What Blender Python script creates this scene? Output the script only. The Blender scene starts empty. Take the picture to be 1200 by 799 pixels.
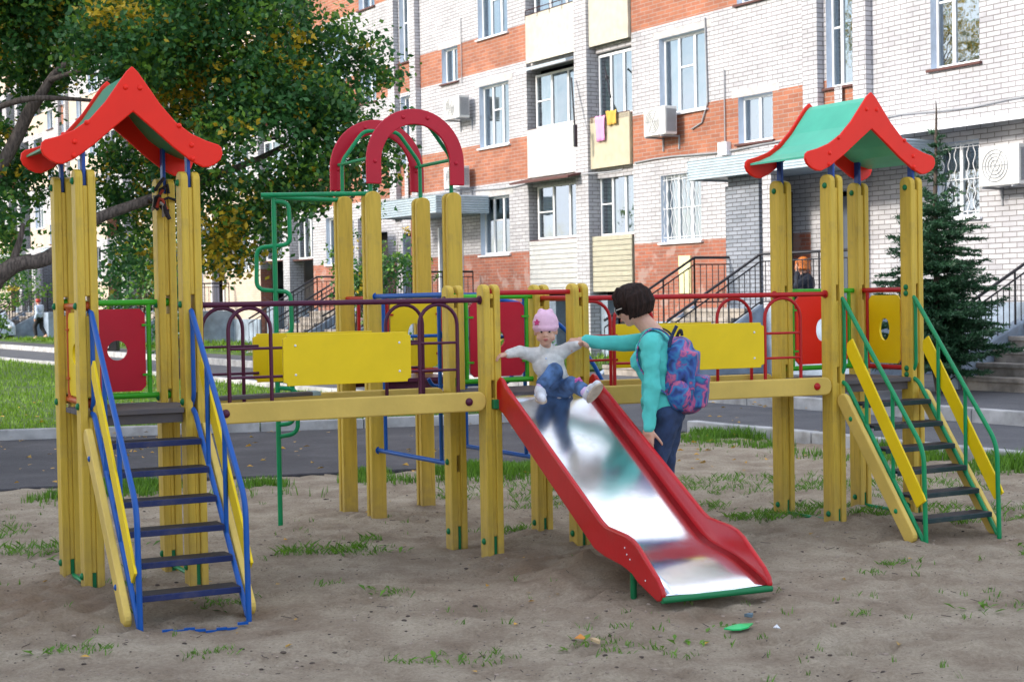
import bpy, bmesh, math, random
from mathutils import Vector, Matrix, noise, Euler
random.seed(7)
R = math.radians
S = bpy.context.scene
COL = S.collection

# ------------------------------------------------------------------ materials
MATS = {}
def srgb(r, g, b):
    f = lambda c: (c/255/12.92) if c/255 <= .04045 else ((c/255+.055)/1.055)**2.4
    return (f(r), f(g), f(b))
def new_mat(name):
    m = bpy.data.materials.new(name); m.use_nodes = True
    nt = m.node_tree; b = nt.nodes['Principled BSDF']
    return m, nt, b
def mat(name, col, rough=.5, var=.12, vscale=6, bump=.0, bscale=60, metallic=0, coat=0, dirt=0, stretch=None, spec=.5, splash=0):
    if name in MATS: return MATS[name]
    m, nt, b = new_mat(name); N = nt.nodes; L = nt.links
    b.inputs['Roughness'].default_value = rough; b.inputs['Metallic'].default_value = metallic
    b.inputs['Coat Weight'].default_value = coat; b.inputs['Specular IOR Level'].default_value = spec
    tc = N.new('ShaderNodeTexCoord'); mp = N.new('ShaderNodeMapping'); L.new(tc.outputs['Object'], mp.inputs[0])
    if stretch: mp.inputs['Scale'].default_value = stretch
    n1 = N.new('ShaderNodeTexNoise'); n1.inputs['Scale'].default_value = vscale; n1.inputs['Detail'].default_value = 6
    L.new(mp.outputs[0], n1.inputs['Vector'])
    mx = N.new('ShaderNodeMix'); mx.data_type = 'RGBA'
    k1 = 1-var; k2 = 1+var
    mx.inputs[6].default_value = (col[0]*k1, col[1]*k1, col[2]*k1, 1)
    mx.inputs[7].default_value = (min(1, col[0]*k2), min(1, col[1]*k2), min(1, col[2]*k2), 1)
    rp = N.new('ShaderNodeValToRGB'); rp.color_ramp.elements[0].position = .35; rp.color_ramp.elements[1].position = .65
    L.new(n1.outputs[0], rp.inputs[0]); L.new(rp.outputs[0], mx.inputs[0])
    out = mx.outputs[2]
    if dirt:
        n2 = N.new('ShaderNodeTexNoise'); n2.inputs['Scale'].default_value = 3.1; n2.inputs['Detail'].default_value = 9; n2.inputs['Roughness'].default_value = .75
        L.new(tc.outputs['Object'], n2.inputs['Vector'])
        r2 = N.new('ShaderNodeValToRGB'); r2.color_ramp.elements[0].position = .52; r2.color_ramp.elements[1].position = .72
        L.new(n2.outputs[0], r2.inputs[0])
        ml = N.new('ShaderNodeMath'); ml.operation = 'MULTIPLY'; ml.inputs[1].default_value = dirt; L.new(r2.outputs[0], ml.inputs[0])
        m2 = N.new('ShaderNodeMix'); m2.data_type = 'RGBA'; L.new(ml.outputs[0], m2.inputs[0]); L.new(out, m2.inputs[6])
        m2.inputs[7].default_value = (.16, .13, .10, 1); out = m2.outputs[2]
        rr = N.new('ShaderNodeMath'); rr.operation = 'MULTIPLY_ADD'; rr.inputs[1].default_value = .35; rr.inputs[2].default_value = rough; L.new(ml.outputs[0], rr.inputs[0]); L.new(rr.outputs[0], b.inputs['Roughness'])
    if splash:      # soil splashed on the foot of the posts
        ge = N.new('ShaderNodeNewGeometry'); sx = N.new('ShaderNodeSeparateXYZ'); L.new(ge.outputs['Position'], sx.inputs[0])
        mr = N.new('ShaderNodeMapRange'); mr.inputs[1].default_value = 0; mr.inputs[2].default_value = .42; mr.inputs[3].default_value = splash*1.5; mr.inputs[4].default_value = 0; L.new(sx.outputs[2], mr.inputs[0])
        ns = N.new('ShaderNodeTexNoise'); ns.inputs['Scale'].default_value = 19; ns.inputs['Detail'].default_value = 8; L.new(ge.outputs['Position'], ns.inputs[0])
        mu = N.new('ShaderNodeMath'); mu.operation = 'MULTIPLY'; L.new(mr.outputs[0], mu.inputs[0]); L.new(ns.outputs[0], mu.inputs[1])
        m7 = N.new('ShaderNodeMix'); m7.data_type = 'RGBA'; L.new(mu.outputs[0], m7.inputs[0]); L.new(out, m7.inputs[6]); m7.inputs[7].default_value = (.20, .15, .10, 1); out = m7.outputs[2]
        # fine vertical checks in the wood
        wv = N.new('ShaderNodeTexNoise'); wv.inputs['Scale'].default_value = 30; wv.inputs['Detail'].default_value = 4; m8 = N.new('ShaderNodeMapping'); m8.inputs['Scale'].default_value = (5, 5, .16); L.new(ge.outputs['Position'], m8.inputs[0]); L.new(m8.outputs[0], wv.inputs[0])
        r9 = N.new('ShaderNodeValToRGB'); r9.color_ramp.elements[0].position = .30; r9.color_ramp.elements[0].color = (.68, .62, .55, 1); r9.color_ramp.elements[1].position = .40; L.new(wv.outputs[0], r9.inputs[0])
        ma = N.new('ShaderNodeMix'); ma.data_type = 'RGBA'; ma.blend_type = 'MULTIPLY'; ma.inputs[0].default_value = .8; L.new(out, ma.inputs[6]); L.new(r9.outputs[0], ma.inputs[7]); out = ma.outputs[2]
    L.new(out, b.inputs['Base Color'])
    if bump:
        n3 = N.new('ShaderNodeTexNoise'); n3.inputs['Scale'].default_value = bscale; n3.inputs['Detail'].default_value = 5
        L.new(mp.outputs[0], n3.inputs['Vector'])
        bp = N.new('ShaderNodeBump'); bp.inputs['Strength'].default_value = bump; bp.inputs['Distance'].default_value = .01
        L.new(n3.outputs[0], bp.inputs['Height']); L.new(bp.outputs[0], b.inputs['Normal'])
    MATS[name] = m
    return m
def brick_mat(name, c1, c2, mortar, bw=.26, rh=.078, ms=.010, var=.25, bump=.5, patch=None):
    m, nt, b = new_mat(name); N = nt.nodes; L = nt.links
    uv = N.new('ShaderNodeUVMap'); br = N.new('ShaderNodeTexBrick')
    br.inputs['Scale'].default_value = 1; br.inputs['Brick Width'].default_value = bw; br.inputs['Row Height'].default_value = rh
    br.inputs['Mortar Size'].default_value = ms; br.inputs['Mortar Smooth'].default_value = .25; br.offset = .5
    dn = N.new('ShaderNodeTexNoise'); dn.inputs['Scale'].default_value = 4; L.new(uv.outputs[0], dn.inputs['Vector'])
    ad = N.new('ShaderNodeVectorMath'); ad.operation = 'MULTIPLY_ADD'; ad.inputs[1].default_value = (.012, .012, 0); L.new(dn.outputs['Color'], ad.inputs[0]); L.new(uv.outputs[0], ad.inputs[2])
    L.new(ad.outputs[0], br.inputs['Vector'])
    br.inputs['Color1'].default_value = (*c1, 1); br.inputs['Color2'].default_value = (*c2, 1); br.inputs['Mortar'].default_value = (*mortar, 1)
    n = N.new('ShaderNodeTexNoise'); n.inputs['Scale'].default_value = .9; n.inputs['Detail'].default_value = 8; n.inputs['Roughness'].default_value = .7; L.new(uv.outputs[0], n.inputs['Vector'])
    rp = N.new('ShaderNodeValToRGB'); rp.color_ramp.elements[0].position = .3; rp.color_ramp.elements[1].position = .75
    rp.color_ramp.elements[0].color = (1-var, 1-var, 1-var, 1); rp.color_ramp.elements[1].color = (1, 1, 1, 1); L.new(n.outputs[0], rp.inputs[0])
    mx = N.new('ShaderNodeMix'); mx.data_type = 'RGBA'; mx.blend_type = 'MULTIPLY'; mx.inputs[0].default_value = 1
    L.new(br.outputs[0], mx.inputs[6]); L.new(rp.outputs[0], mx.inputs[7]); out = mx.outputs[2]
    if patch:
        n4 = N.new('ShaderNodeTexNoise'); n4.inputs['Scale'].default_value = 2.3; n4.inputs['Detail'].default_value = 6; L.new(uv.outputs[0], n4.inputs['Vector'])
        r4 = N.new('ShaderNodeValToRGB'); r4.color_ramp.elements[0].position = .56; r4.color_ramp.elements[1].position = .62; L.new(n4.outputs[0], r4.inputs[0])
        m4 = N.new('ShaderNodeMix'); m4.data_type = 'RGBA'; L.new(r4.outputs[0], m4.inputs[0]); L.new(out, m4.inputs[6]); m4.inputs[7].default_value = (*patch, 1)
        sc = N.new('ShaderNodeMath'); sc.operation = 'MULTIPLY'; sc.inputs[1].default_value = .45; L.new(r4.outputs[0], sc.inputs[0]); L.new(sc.outputs[0], m4.inputs[0]); out = m4.outputs[2]
    L.new(out, b.inputs['Base Color'])
    b.inputs['Roughness'].default_value = .85
    bp = N.new('ShaderNodeBump'); bp.inputs['Strength'].default_value = bump; bp.inputs['Distance'].default_value = .01; bp.invert = True
    L.new(br.outputs['Fac'], bp.inputs['Height']); L.new(bp.outputs[0], b.inputs['Normal'])
    return m
def glass_mat():
    m, nt, b = new_mat('window_glass'); N = nt.nodes; L = nt.links
    tr = N.new('ShaderNodeBsdfTransparent'); gl = N.new('ShaderNodeBsdfGlossy'); gl.inputs['Roughness'].default_value = .02
    tr.inputs[0].default_value = (.62, .68, .70, 1); gl.inputs[0].default_value = (.9, .95, 1, 1)
    mx = N.new('ShaderNodeMixShader'); mx.inputs[0].default_value = .30
    tc = N.new('ShaderNodeTexCoord'); n = N.new('ShaderNodeTexNoise'); n.inputs['Scale'].default_value = 1.5; L.new(tc.outputs['Object'], n.inputs[0])
    bp = N.new('ShaderNodeBump'); bp.inputs['Strength'].default_value = .15; bp.inputs['Distance'].default_value = .05; L.new(n.outputs[0], bp.inputs['Height']); L.new(bp.outputs[0], gl.inputs['Normal'])
    L.new(tr.outputs[0], mx.inputs[1]); L.new(gl.outputs[0], mx.inputs[2]); L.new(mx.outputs[0], N['Material Output'].inputs[0])
    return m

def paint(name, c, **k):
    d = dict(rough=.42, var=.06, vscale=5, bump=.06, bscale=40, coat=0, dirt=.15, spec=.32); d.update(k); return mat(name, c, **d)
M = {}
M['post'] = paint('post_yellow', (.61, .42, .052), rough=.48, var=.10, vscale=3, stretch=(9, 9, .8), bump=.25, bscale=14, dirt=.42, splash=.55)
M['cream'] = paint('cream_board', (.63, .45, .10), rough=.48, var=.12, vscale=3, bump=.1, dirt=.25)
M['yellow'] = paint('panel_yellow', (.78, .56, .003), dirt=.10, var=.04)
M['red'] = paint('roof_red', (.86, .018, .004), dirt=.03, var=.04, rough=.42, coat=0)
M['crimson'] = paint('panel_crimson', (.50, .006, .028), dirt=.08)
M['archred'] = paint('arch_crimson', (.50, .008, .03), dirt=.10)
M['slidered'] = paint('slide_red', (.50, .005, .010), dirt=.12, rough=.30, coat=.2)
M['lime'] = paint('rail_lime', (.05, .40, .02), rough=.32)
M['green'] = paint('rail_green', (.003, .25, .09), rough=.32)
M['dkgreen'] = paint('foot_green', (.006, .17, .06), rough=.45)
M['blue'] = paint('rail_blue', (.004, .085, .36), rough=.32)
M['bracket'] = paint('bracket_blue', (.010, .06, .30), rough=.4)
M['purple'] = paint('rail_purple', (.075, .010, .038), rough=.32)
M['redrail'] = paint('rail_red', (.42, .008, .012), rough=.32)
M['roofmint'] = paint('roof_sheet_mint', (.10, .60, .38), rough=.35, dirt=.08)
M['tread'] = paint('tread_dark', (.020, .019, .028), rough=.5, dirt=.45)
M['treadblue'] = paint('tread_blue', (.010, .022, .10), dirt=.4); M['treadgreen'] = paint('tread_green', (.008, .030, .035), dirt=.4)
M['deck'] = paint('deck_grey', (.10, .09, .095), rough=.7, dirt=.5)
M['steel'] = mat('slide_steel', (.88, .90, .92), rough=.19, var=.10, metallic=1, bump=.30, bscale=1.6, vscale=3, dirt=.22)
M['white'] = paint('window_white', (.80, .81, .83), dirt=.1)
M['sillwhite'] = paint('sill_white', (.72, .74, .78), dirt=.25)
M['revealblue'] = paint('reveal_plaster', (.55, .63, .74), rough=.8, dirt=.25)
M['darkmetal'] = paint('dark_metal', (.020, .020, .026), rough=.45)
M['corr'] = paint('corrugated_metal', (.42, .50, .56), rough=.5, dirt=.3)
M['siding'] = paint('siding_white', (.84, .84, .83), rough=.6, dirt=.05)
M['panelcream'] = paint('loggia_cream', (.82, .76, .60), rough=.7, dirt=.06)
M['panelwhite'] = paint('loggia_white', (.86, .86, .84), rough=.7, dirt=.05)
M['maroon'] = paint('maroon_strip', (.10, .04, .035), rough=.6)
M['plinth'] = mat('plinth_bluegrey', (.25, .31, .39), rough=.85, var=.3, vscale=2, bump=.4, bscale=12, dirt=.5)
M['concrete'] = mat('step_concrete', (.30, .27, .24), rough=.9, var=.3, vscale=5, bump=.5, bscale=30, dirt=.5)
M['kerb'] = mat('kerb_concrete', (.40, .40, .40), rough=.85, var=.25, vscale=4, bump=.3, bscale=30, dirt=.45)
M['lintel'] = mat('lintel_concrete', (.45, .44, .44), rough=.9, var=.15, bump=.3, dirt=.2)
M['brickw'] = brick_mat('white_silicate_brick', (.64, .635, .665), (.50, .495, .53), (.25, .235, .235), bw=.30, rh=.088, ms=.0100, var=.36)
M['bricko'] = brick_mat('orange_brick', (.50, .185, .10), (.37, .13, .075), (.42, .32, .27), bw=.30, rh=.088, ms=.008, var=.45)
M['brickglare'] = brick_mat('glare_paled_brick', (.68, .58, .47), (.62, .50, .40), (.5, .4, .33), ms=.007, var=.25)  # orange brick of the far sections, sun glare put into its paler colour
M['brickr'] = brick_mat('weathered_red_brick', (.48, .15, .085), (.34, .12, .08), (.36, .27, .23), ms=.008, var=.45, patch=(.42, .33, .30))
M['brickg'] = brick_mat('grey_blue_brick', (.34, .37, .43), (.25, .28, .33), (.10, .10, .11), var=.35)
M['dark'] = mat('dark_interior', (.025, .024, .026), rough=.9)
M['curtain'] = mat('curtain_cloth', (.62, .60, .56), rough=.9, var=.25, vscale=3, stretch=(12, 12, .3))
M['curtain2'] = mat('curtain_green', (.34, .46, .42), rough=.9, var=.25, vscale=3, stretch=(12, 12, .3))
M['curtain3'] = mat('curtain_brown', (.20, .15, .12), rough=.9, var=.3, vscale=3, stretch=(12, 12, .3))
M['glass'] = glass_mat()
M['bark'] = mat('bark', (.085, .065, .052), rough=.95, var=.4, vscale=14, bump=.8, bscale=40, stretch=(3, 3, .6))
M['barkpale'] = mat('bark_pale', (.13, .105, .09), rough=.95, var=.45, vscale=14, bump=.8, bscale=40, stretch=(3, 3, .6))
M['skin'] = mat('skin', (.62, .36, .26), rough=.5, var=.06, vscale=20); M['skin'].node_tree.nodes['Principled BSDF'].inputs['Subsurface Weight'].default_value = .08
M['lip'] = mat('lip', (.45, .12, .10), rough=.4)
M['eyewhite'] = mat('eye_white', (.7, .7, .7), rough=.2)
M['eyedark'] = mat('eye_iris', (.02, .015, .012), rough=.15)
M['hair'] = mat('hair_dark', (.020, .009, .006), rough=.72, var=.5, vscale=60, bump=.9, bscale=120, stretch=(1, 1, .12), spec=.25)
M['ginger'] = mat('hair_ginger', (.55, .15, .02), rough=.5, var=.4, vscale=40, bump=.5, bscale=60)
M['jeans'] = mat('denim_dark', (.018, .040, .105), rough=.8, var=.35, vscale=14, bump=.35, bscale=300)
M['jeanskid'] = mat('denim_blue', (.06, .13, .28), rough=.8, var=.45, vscale=18, bump=.4, bscale=300)
M['aqua'] = mat('sweater_aqua', (.085, .55, .50), rough=.85, var=.07, vscale=12, bump=.25, bscale=260)
M['knitwhite'] = mat('knit_offwhite', (.66, .66, .64), rough=.9, var=.1, vscale=30, bump=.5, bscale=200)
M['pinkhat'] = mat('hat_pink', (.76, .48, .62), rough=.85, var=.06, bump=.3, bscale=200)
M['shoe'] = mat('shoe_white', (.60, .62, .66), rough=.6, var=.2, vscale=20)
M['sole'] = mat('shoe_sole', (.42, .36, .28), rough=.8, var=.15, vscale=30)
M['black'] = mat('black_cloth', (.015, .015, .02), rough=.8)
M['pink'] = mat('pink_cloth', (.80, .32, .62), rough=.9)
M['cloudwhite'] = mat('pale_blue_shirt', (.50, .60, .78), rough=.8)
M['twig'] = mat('rag', (.10, .05, .04), rough=.9, var=.6, vscale=30)
M['orangec'] = paint('orange_frame', (.48, .09, .02))
M['acw'] = paint('ac_white', (.72, .72, .70), dirt=.2)
M['acg'] = paint('ac_grille', (.30, .31, .33))

def leaf_mat(name, c, trans=.35, rough=.5):
    m, nt, b = new_mat(name); N = nt.nodes; L = nt.links
    gi = N.new('ShaderNodeNewGeometry'); rnd = gi.outputs['Random Per Island']
    mx = N.new('ShaderNodeMix'); mx.data_type = 'RGBA'; L.new(rnd, mx.inputs[0])
    mx.inputs[6].default_value = (c[0]*.6, c[1]*.62, c[2]*.6, 1); mx.inputs[7].default_value = (c[0]*1.5, c[1]*1.35, c[2]*1.3, 1)
    L.new(mx.outputs[2], b.inputs['Base Color']); b.inputs['Roughness'].default_value = rough
    tl = N.new('ShaderNodeBsdfTranslucent'); L.new(mx.outputs[2], tl.inputs[0])
    ms = N.new('ShaderNodeMixShader'); ms.inputs[0].default_value = trans
    L.new(b.outputs[0], ms.inputs[1]); L.new(tl.outputs[0], ms.inputs[2]); L.new(ms.outputs[0], N['Material Output'].inputs[0])
    return m
M['leaf'] = leaf_mat('leaf_dark', (.042, .155, .038))
M['leafm'] = leaf_mat('leaf_mid', (.13, .29, .032))
M['leafy'] = leaf_mat('leaf_yellow', (.52, .40, .025))
M['needle'] = leaf_mat('spruce_needle', (.030, .10, .045), .1)
M['grass'] = leaf_mat('grass_blade', (.14, .29, .015))
M['grassd'] = leaf_mat('weed_leaf', (.11, .26, .02))
M['fall'] = leaf_mat('fallen_leaf', (.50, .30, .03), .1)

# ------------------------------------------------------------------ mesh builder
class MB:
    def __init__(s): s.v = []; s.f = []; s.m = []; s.sm = []
    def add(s, vs, fs, mi=0, smooth=False):
        o = len(s.v); s.v += [tuple(p) for p in vs]
        for f in fs: s.f.append([o+i for i in f]); s.m.append(mi); s.sm.append(smooth)
    def box(s, c, sx, sy, sz, ax=None, mi=0):
        # centre c, full sizes, ax = (xdir, ydir, zdir)
        if ax is None: ax = (Vector((1,0,0)), Vector((0,1,0)), Vector((0,0,1)))
        c = Vector(c); x = ax[0]*(sx/2); y = ax[1]*(sy/2); z = ax[2]*(sz/2)
        vs = [c-x-y-z, c+x-y-z, c+x+y-z, c-x+y-z, c-x-y+z, c+x-y+z, c+x+y+z, c-x+y+z]
        s.add(vs, [(0,3,2,1),(4,5,6,7),(0,1,5,4),(1,2,6,5),(2,3,7,6),(3,0,4,7)], mi)
    def prism(s, pts, o, xd, zd, nd, th, mi=0):
        # outline pts (a,b) in the plane xd,zd at o, thickness th along nd (centred)
        o = Vector(o); n = len(pts)
        A = [o+xd*a+zd*b-nd*(th/2) for a, b in pts]; B = [p+nd*th for p in A]
        ar = sum(pts[i][0]*pts[(i+1)%n][1]-pts[(i+1)%n][0]*pts[i][1] for i in range(n))
        flip = (ar > 0) == (xd.cross(zd).dot(nd) > 0)
        f1 = list(range(n)); f2 = [n+i for i in range(n)]
        sd = [(i, (i+1)%n, n+(i+1)%n, n+i) for i in range(n)]
        if flip: f1 = f1[::-1]
        else: f2 = f2[::-1]; sd = [q[::-1] for q in sd]
        s.add(A+B, [f1, f2]+sd, mi)
    def tube(s, pts, r, seg=10, mi=0, closed=False, cap=True, rads=None):
        P = [Vector(p) for p in pts]; n = len(P); rings = []
        prev = None
        for i, p in enumerate(P):
            if closed: t = (P[(i+1)%n]-P[i-1])
            elif i == 0: t = P[1]-P[0]
            elif i == n-1: t = P[-1]-P[-2]
            else: t = (P[i+1]-p).normalized()+(p-P[i-1]).normalized()
            if t.length < 1e-9: t = Vector((0,0,1))
            t.normalize()
            if prev is None:
                a = Vector((0,0,1)) if abs(t.z) < .9 else Vector((1,0,0))
                x = t.cross(a).normalized()
            else:
                x = (prev - t*prev.dot(t)).normalized()
            prev = x; y = t.cross(x)
            rr = rads[i] if rads else r
            rings.append([p+x*math.cos(2*math.pi*k/seg)*rr+y*math.sin(2*math.pi*k/seg)*rr for k in range(seg)])
        vs = [q for rg in rings for q in rg]; fs = []
        for i in range(n if closed else n-1):
            j = (i+1)%n
            for k in range(seg):
                fs.append((i*seg+k, i*seg+(k+1)%seg, j*seg+(k+1)%seg, j*seg+k))
        s.add(vs, fs, mi, True)
        if cap and not closed:
            s.add(rings[0], [list(range(seg))[::-1]], mi); s.add(rings[-1], [list(range(seg))], mi)
    def ball(s, c, r, seg=12, rings=8, mi=0, rot=None):
        if not hasattr(r, '__len__'): r = (r, r, r)
        c = Vector(c); vs = [Vector((0,0,1))]
        for i in range(1, rings):
            a = math.pi*i/rings
            for k in range(seg):
                b = 2*math.pi*k/seg; vs.append(Vector((math.sin(a)*math.cos(b), math.sin(a)*math.sin(b), math.cos(a))))
        vs.append(Vector((0,0,-1)))
        vs = [Vector((p.x*r[0], p.y*r[1], p.z*r[2])) for p in vs]
        if rot is not None: vs = [rot @ p for p in vs]
        vs = [p+c for p in vs]; fs = []
        for k in range(seg): fs.append((0, 1+k, 1+(k+1)%seg))
        for i in range(rings-2):
            for k in range(seg):
                a = 1+i*seg; fs.append((a+k, a+seg+k, a+seg+(k+1)%seg, a+(k+1)%seg))
        l = 1+(rings-2)*seg
        for k in range(seg): fs.append((l+k, len(vs)-1, l+(k+1)%seg))
        s.add(vs, fs, mi, True)
    def rcone(s, a, ra, b, rb, seg=14, mi=0):
        s.ball(a, ra, seg, 8, mi); s.ball(b, rb, seg, 8, mi); s.tube([a, b], 0, seg, mi, rads=[ra, rb])
    def build(s, name, mats, parent=None, bevel=0, pivot=None, weld=False):
        me = bpy.data.meshes.new(name)
        if not isinstance(mats, (list, tuple)): mats = [mats]
        xs = [p[0] for p in s.v]; ys = [p[1] for p in s.v]; zs = [p[2] for p in s.v]
        c = Vector(pivot) if pivot is not None else Vector(((min(xs)+max(xs))/2, (min(ys)+max(ys))/2, min(zs)))
        me.from_pydata([(p[0]-c.x, p[1]-c.y, p[2]-c.z) for p in s.v], [], s.f)
        for m in mats: me.materials.append(m)
        me.polygons.foreach_set('material_index', s.m); me.polygons.foreach_set('use_smooth', s.sm)
        me.update()
        o = bpy.data.objects.new(name, me); COL.objects.link(o)
        if parent is not None:
            o.parent = parent; o.location = c - WL(parent)
        else: o.location = c
        if bevel:
            b = o.modifiers.new('bevel', 'BEVEL'); b.width = bevel; b.segments = 2; b.limit_method = 'ANGLE'; b.angle_limit = R(40)
        return o
def split_build(mb, name, mats, parent=None, bevel=0):
    # one object per spatially separate piece
    n = len(mb.v); par = list(range(n))
    def find(a):
        while par[a] != a: par[a] = par[par[a]]; a = par[a]
        return a
    for f in mb.f:
        for i in f[1:]: par[find(i)] = find(f[0])
    used = set(i for f in mb.f for i in f); isl = {}
    for i in used: isl.setdefault(find(i), []).append(i)
    keys = list(isl); bb = {k: [[min(mb.v[i][a] for i in isl[k])-.003 for a in range(3)], [max(mb.v[i][a] for i in isl[k])+.003 for a in range(3)]] for k in keys}
    g = {k: k for k in keys}
    def gf(a):
        while g[a] != a: a = g[a]
        return a
    for i, a in enumerate(keys):
        for b in keys[i+1:]:
            if all(bb[a][0][x] <= bb[b][1][x] and bb[b][0][x] <= bb[a][1][x] for x in range(3)): g[gf(a)] = gf(b)
    out = {}
    for fi, f in enumerate(mb.f):
        k = gf(find(f[0])); m2, mp = out.setdefault(k, (MB(), {}))
        for i in f:
            if i not in mp: mp[i] = len(m2.v); m2.v.append(mb.v[i])
        m2.f.append([mp[i] for i in f]); m2.m.append(mb.m[fi]); m2.sm.append(mb.sm[fi])
    return [m2.build(name, mats, parent, bevel=bevel) for m2, _ in out.values()]
def WL(o):
    l = o.location.copy()
    return l + WL(o.parent) if o.parent else l
def empty(name, loc):
    o = bpy.data.objects.new(name, None); COL.objects.link(o); o.location = loc; o.empty_display_size = .2; return o
def tag(o, label=None, cat=None, group=None, kind=None):
    if label: o['label'] = label
    if cat: o['category'] = cat
    if group: o['group'] = group
    if kind: o['kind'] = kind
    return o
def fillet(pts, r, n=5):
    P = [Vector(p) for p in pts]; out = [P[0]]
    for i in range(1, len(P)-1):
        a = (P[i-1]-P[i]); b = (P[i+1]-P[i]); rr = min(r, a.length*.49, b.length*.49)
        A = P[i]+a.normalized()*rr; B = P[i]+b.normalized()*rr
        for k in range(n+1):
            t = k/n; out.append(A*(1-t)**2+P[i]*2*t*(1-t)+B*t*t)
    out.append(P[-1]); return out
Z = Vector((0,0,1))
def V(*a): return Vector(a)
def d2(th): return Vector((math.cos(th), math.sin(th), 0))
def dome(mb, c, n, r, mi=0):
    # bolt cap: flattened half ball facing n
    n = n.normalized(); q = Z.rotation_difference(n).to_matrix()
    mb.ball(c, (r, r, r*.6), 12, 6, mi, q)

# ------------------------------------------------------------------ ground height of the sand
def smooth(a, b, x):
    t = max(0, min(1, (x-a)/(b-a))); return t*t*(3-2*t)
MOUNDS = [(.45, 8.35, .55, .07), (1.0, 7.45, .5, .025), (-2.45, 7.9, .6, .05), (-1.9, 7.55, .55, .03), (-2.9, 7.2, .8, .04), (.25, 9.5, .6, .04), (2.3, 10.1, .8, .04), (-.9, 10.6, .7, .03)]
MOUNDS += [(x, y, .13, .022) for x, y in ((-2.185, 8.03), (-1.70, 8.28), (-1.93, 8.73), (-2.425, 8.48), (-.133, 9.03), (.39, 9.28), (.17, 9.75), (2.04, 9.92), (2.63, 10.25), (2.385, 10.72), (1.80, 10.40), (-.93, 10.5), (-1.17, 10.97), (-.64, 11.25))]
DIPS = [(-1.45, 7.35, .45, .05), (.98, 7.25, .35, .03), (-.35, 9.42, .2, .04), (2.72, 9.55, .45, .04)]
FOOT = {}
_r = random.Random(77)
for _ in range(620):
    fy = _r.uniform(5.0, 12.8); fx = _r.uniform(-.36*fy-.2, .36*fy+.2); fa = _r.uniform(0, 6.28); fl = _r.uniform(.07, .13)
    e_ = (fx, fy, math.cos(fa), math.sin(fa), fl, fl*.42, _r.uniform(.006, .016))
    for gx in (-1, 0, 1):
        for gy in (-1, 0, 1): FOOT.setdefault((int(fx*4)+gx, int(fy*4)+gy), []).append(e_)
def prints(x, y):
    h = 0
    for fx, fy, c, s_, a, b, dp in FOOT.get((int(x*4), int(y*4)), ()):
        dx, dy = x-fx, y-fy; q = ((dx*c+dy*s_)/a)**2+((dy*c-dx*s_)/b)**2
        if q < 4: h += 1.35*dp*(-math.exp(-q*1.6)*1.25+.55*math.exp(-(math.sqrt(q)-1.25)**2*7))
    return h
def gz(x, y):
    h = prints(x, y) + .020*noise.noise(V(x*.9, y*.9, 3.1)) + .022*noise.noise(V(x*2.6, y*2.2, 7.7))
    n = noise.noise(V(x*7, y*6, 1.3)); h += .016*n*abs(n)*2.4 + .007*max(0, noise.noise(V(x*4.5, y*4.5, 11)))
    h += .008*noise.noise(V(x*17, y*15, 5.3))
    for a, b, r, k in MOUNDS:
        d = ((x-a)**2+(y-b)**2)/(r*r)
        if d < 6: h += k*math.exp(-d*1.5)*(1+.7*noise.noise(V(x*9, y*9, 2)))
    for a, b, r, k in DIPS:
        d = ((x-a)**2+(y-b)**2)/(r*r)
        if d < 6: h -= k*math.exp(-d*1.6)
    return h

# ------------------------------------------------------------------ facade frame
P0 = V(3.65, 33.4, 0); Ed = V(-.5195, .8545, 0); Nd = V(.8545, .5195, 0)   # along the facade, into the building
def FP(s, o, z): return P0 + Ed*s - Nd*o + Z*z
AX = (Ed, -Nd, Z)
def fbox(mb, s0, s1, o0, o1, z0, z1, mi=0):
    mb.box(FP((s0+s1)/2, (o0+o1)/2, (z0+z1)/2), abs(s1-s0), abs(o1-o0), abs(z1-z0), AX, mi)
def facade_uv(ob):
    me = ob.data; uv = me.uv_layers.new(name='UVMap'); M4 = WL(ob)
    for p in me.polygons:
        n = p.normal
        for li in p.loop_indices:
            w = me.vertices[me.loops[li].vertex_index].co + M4 - P0
            s = w.dot(Ed); o = -w.dot(Nd); z = w.z
            if abs(n.dot(Nd)) > .6: uv.data[li].uv = (s, z)
            elif abs(n.dot(Ed)) > .6: uv.data[li].uv = (o+.13, z)
            else: uv.data[li].uv = (s, o)
    return ob

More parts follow.
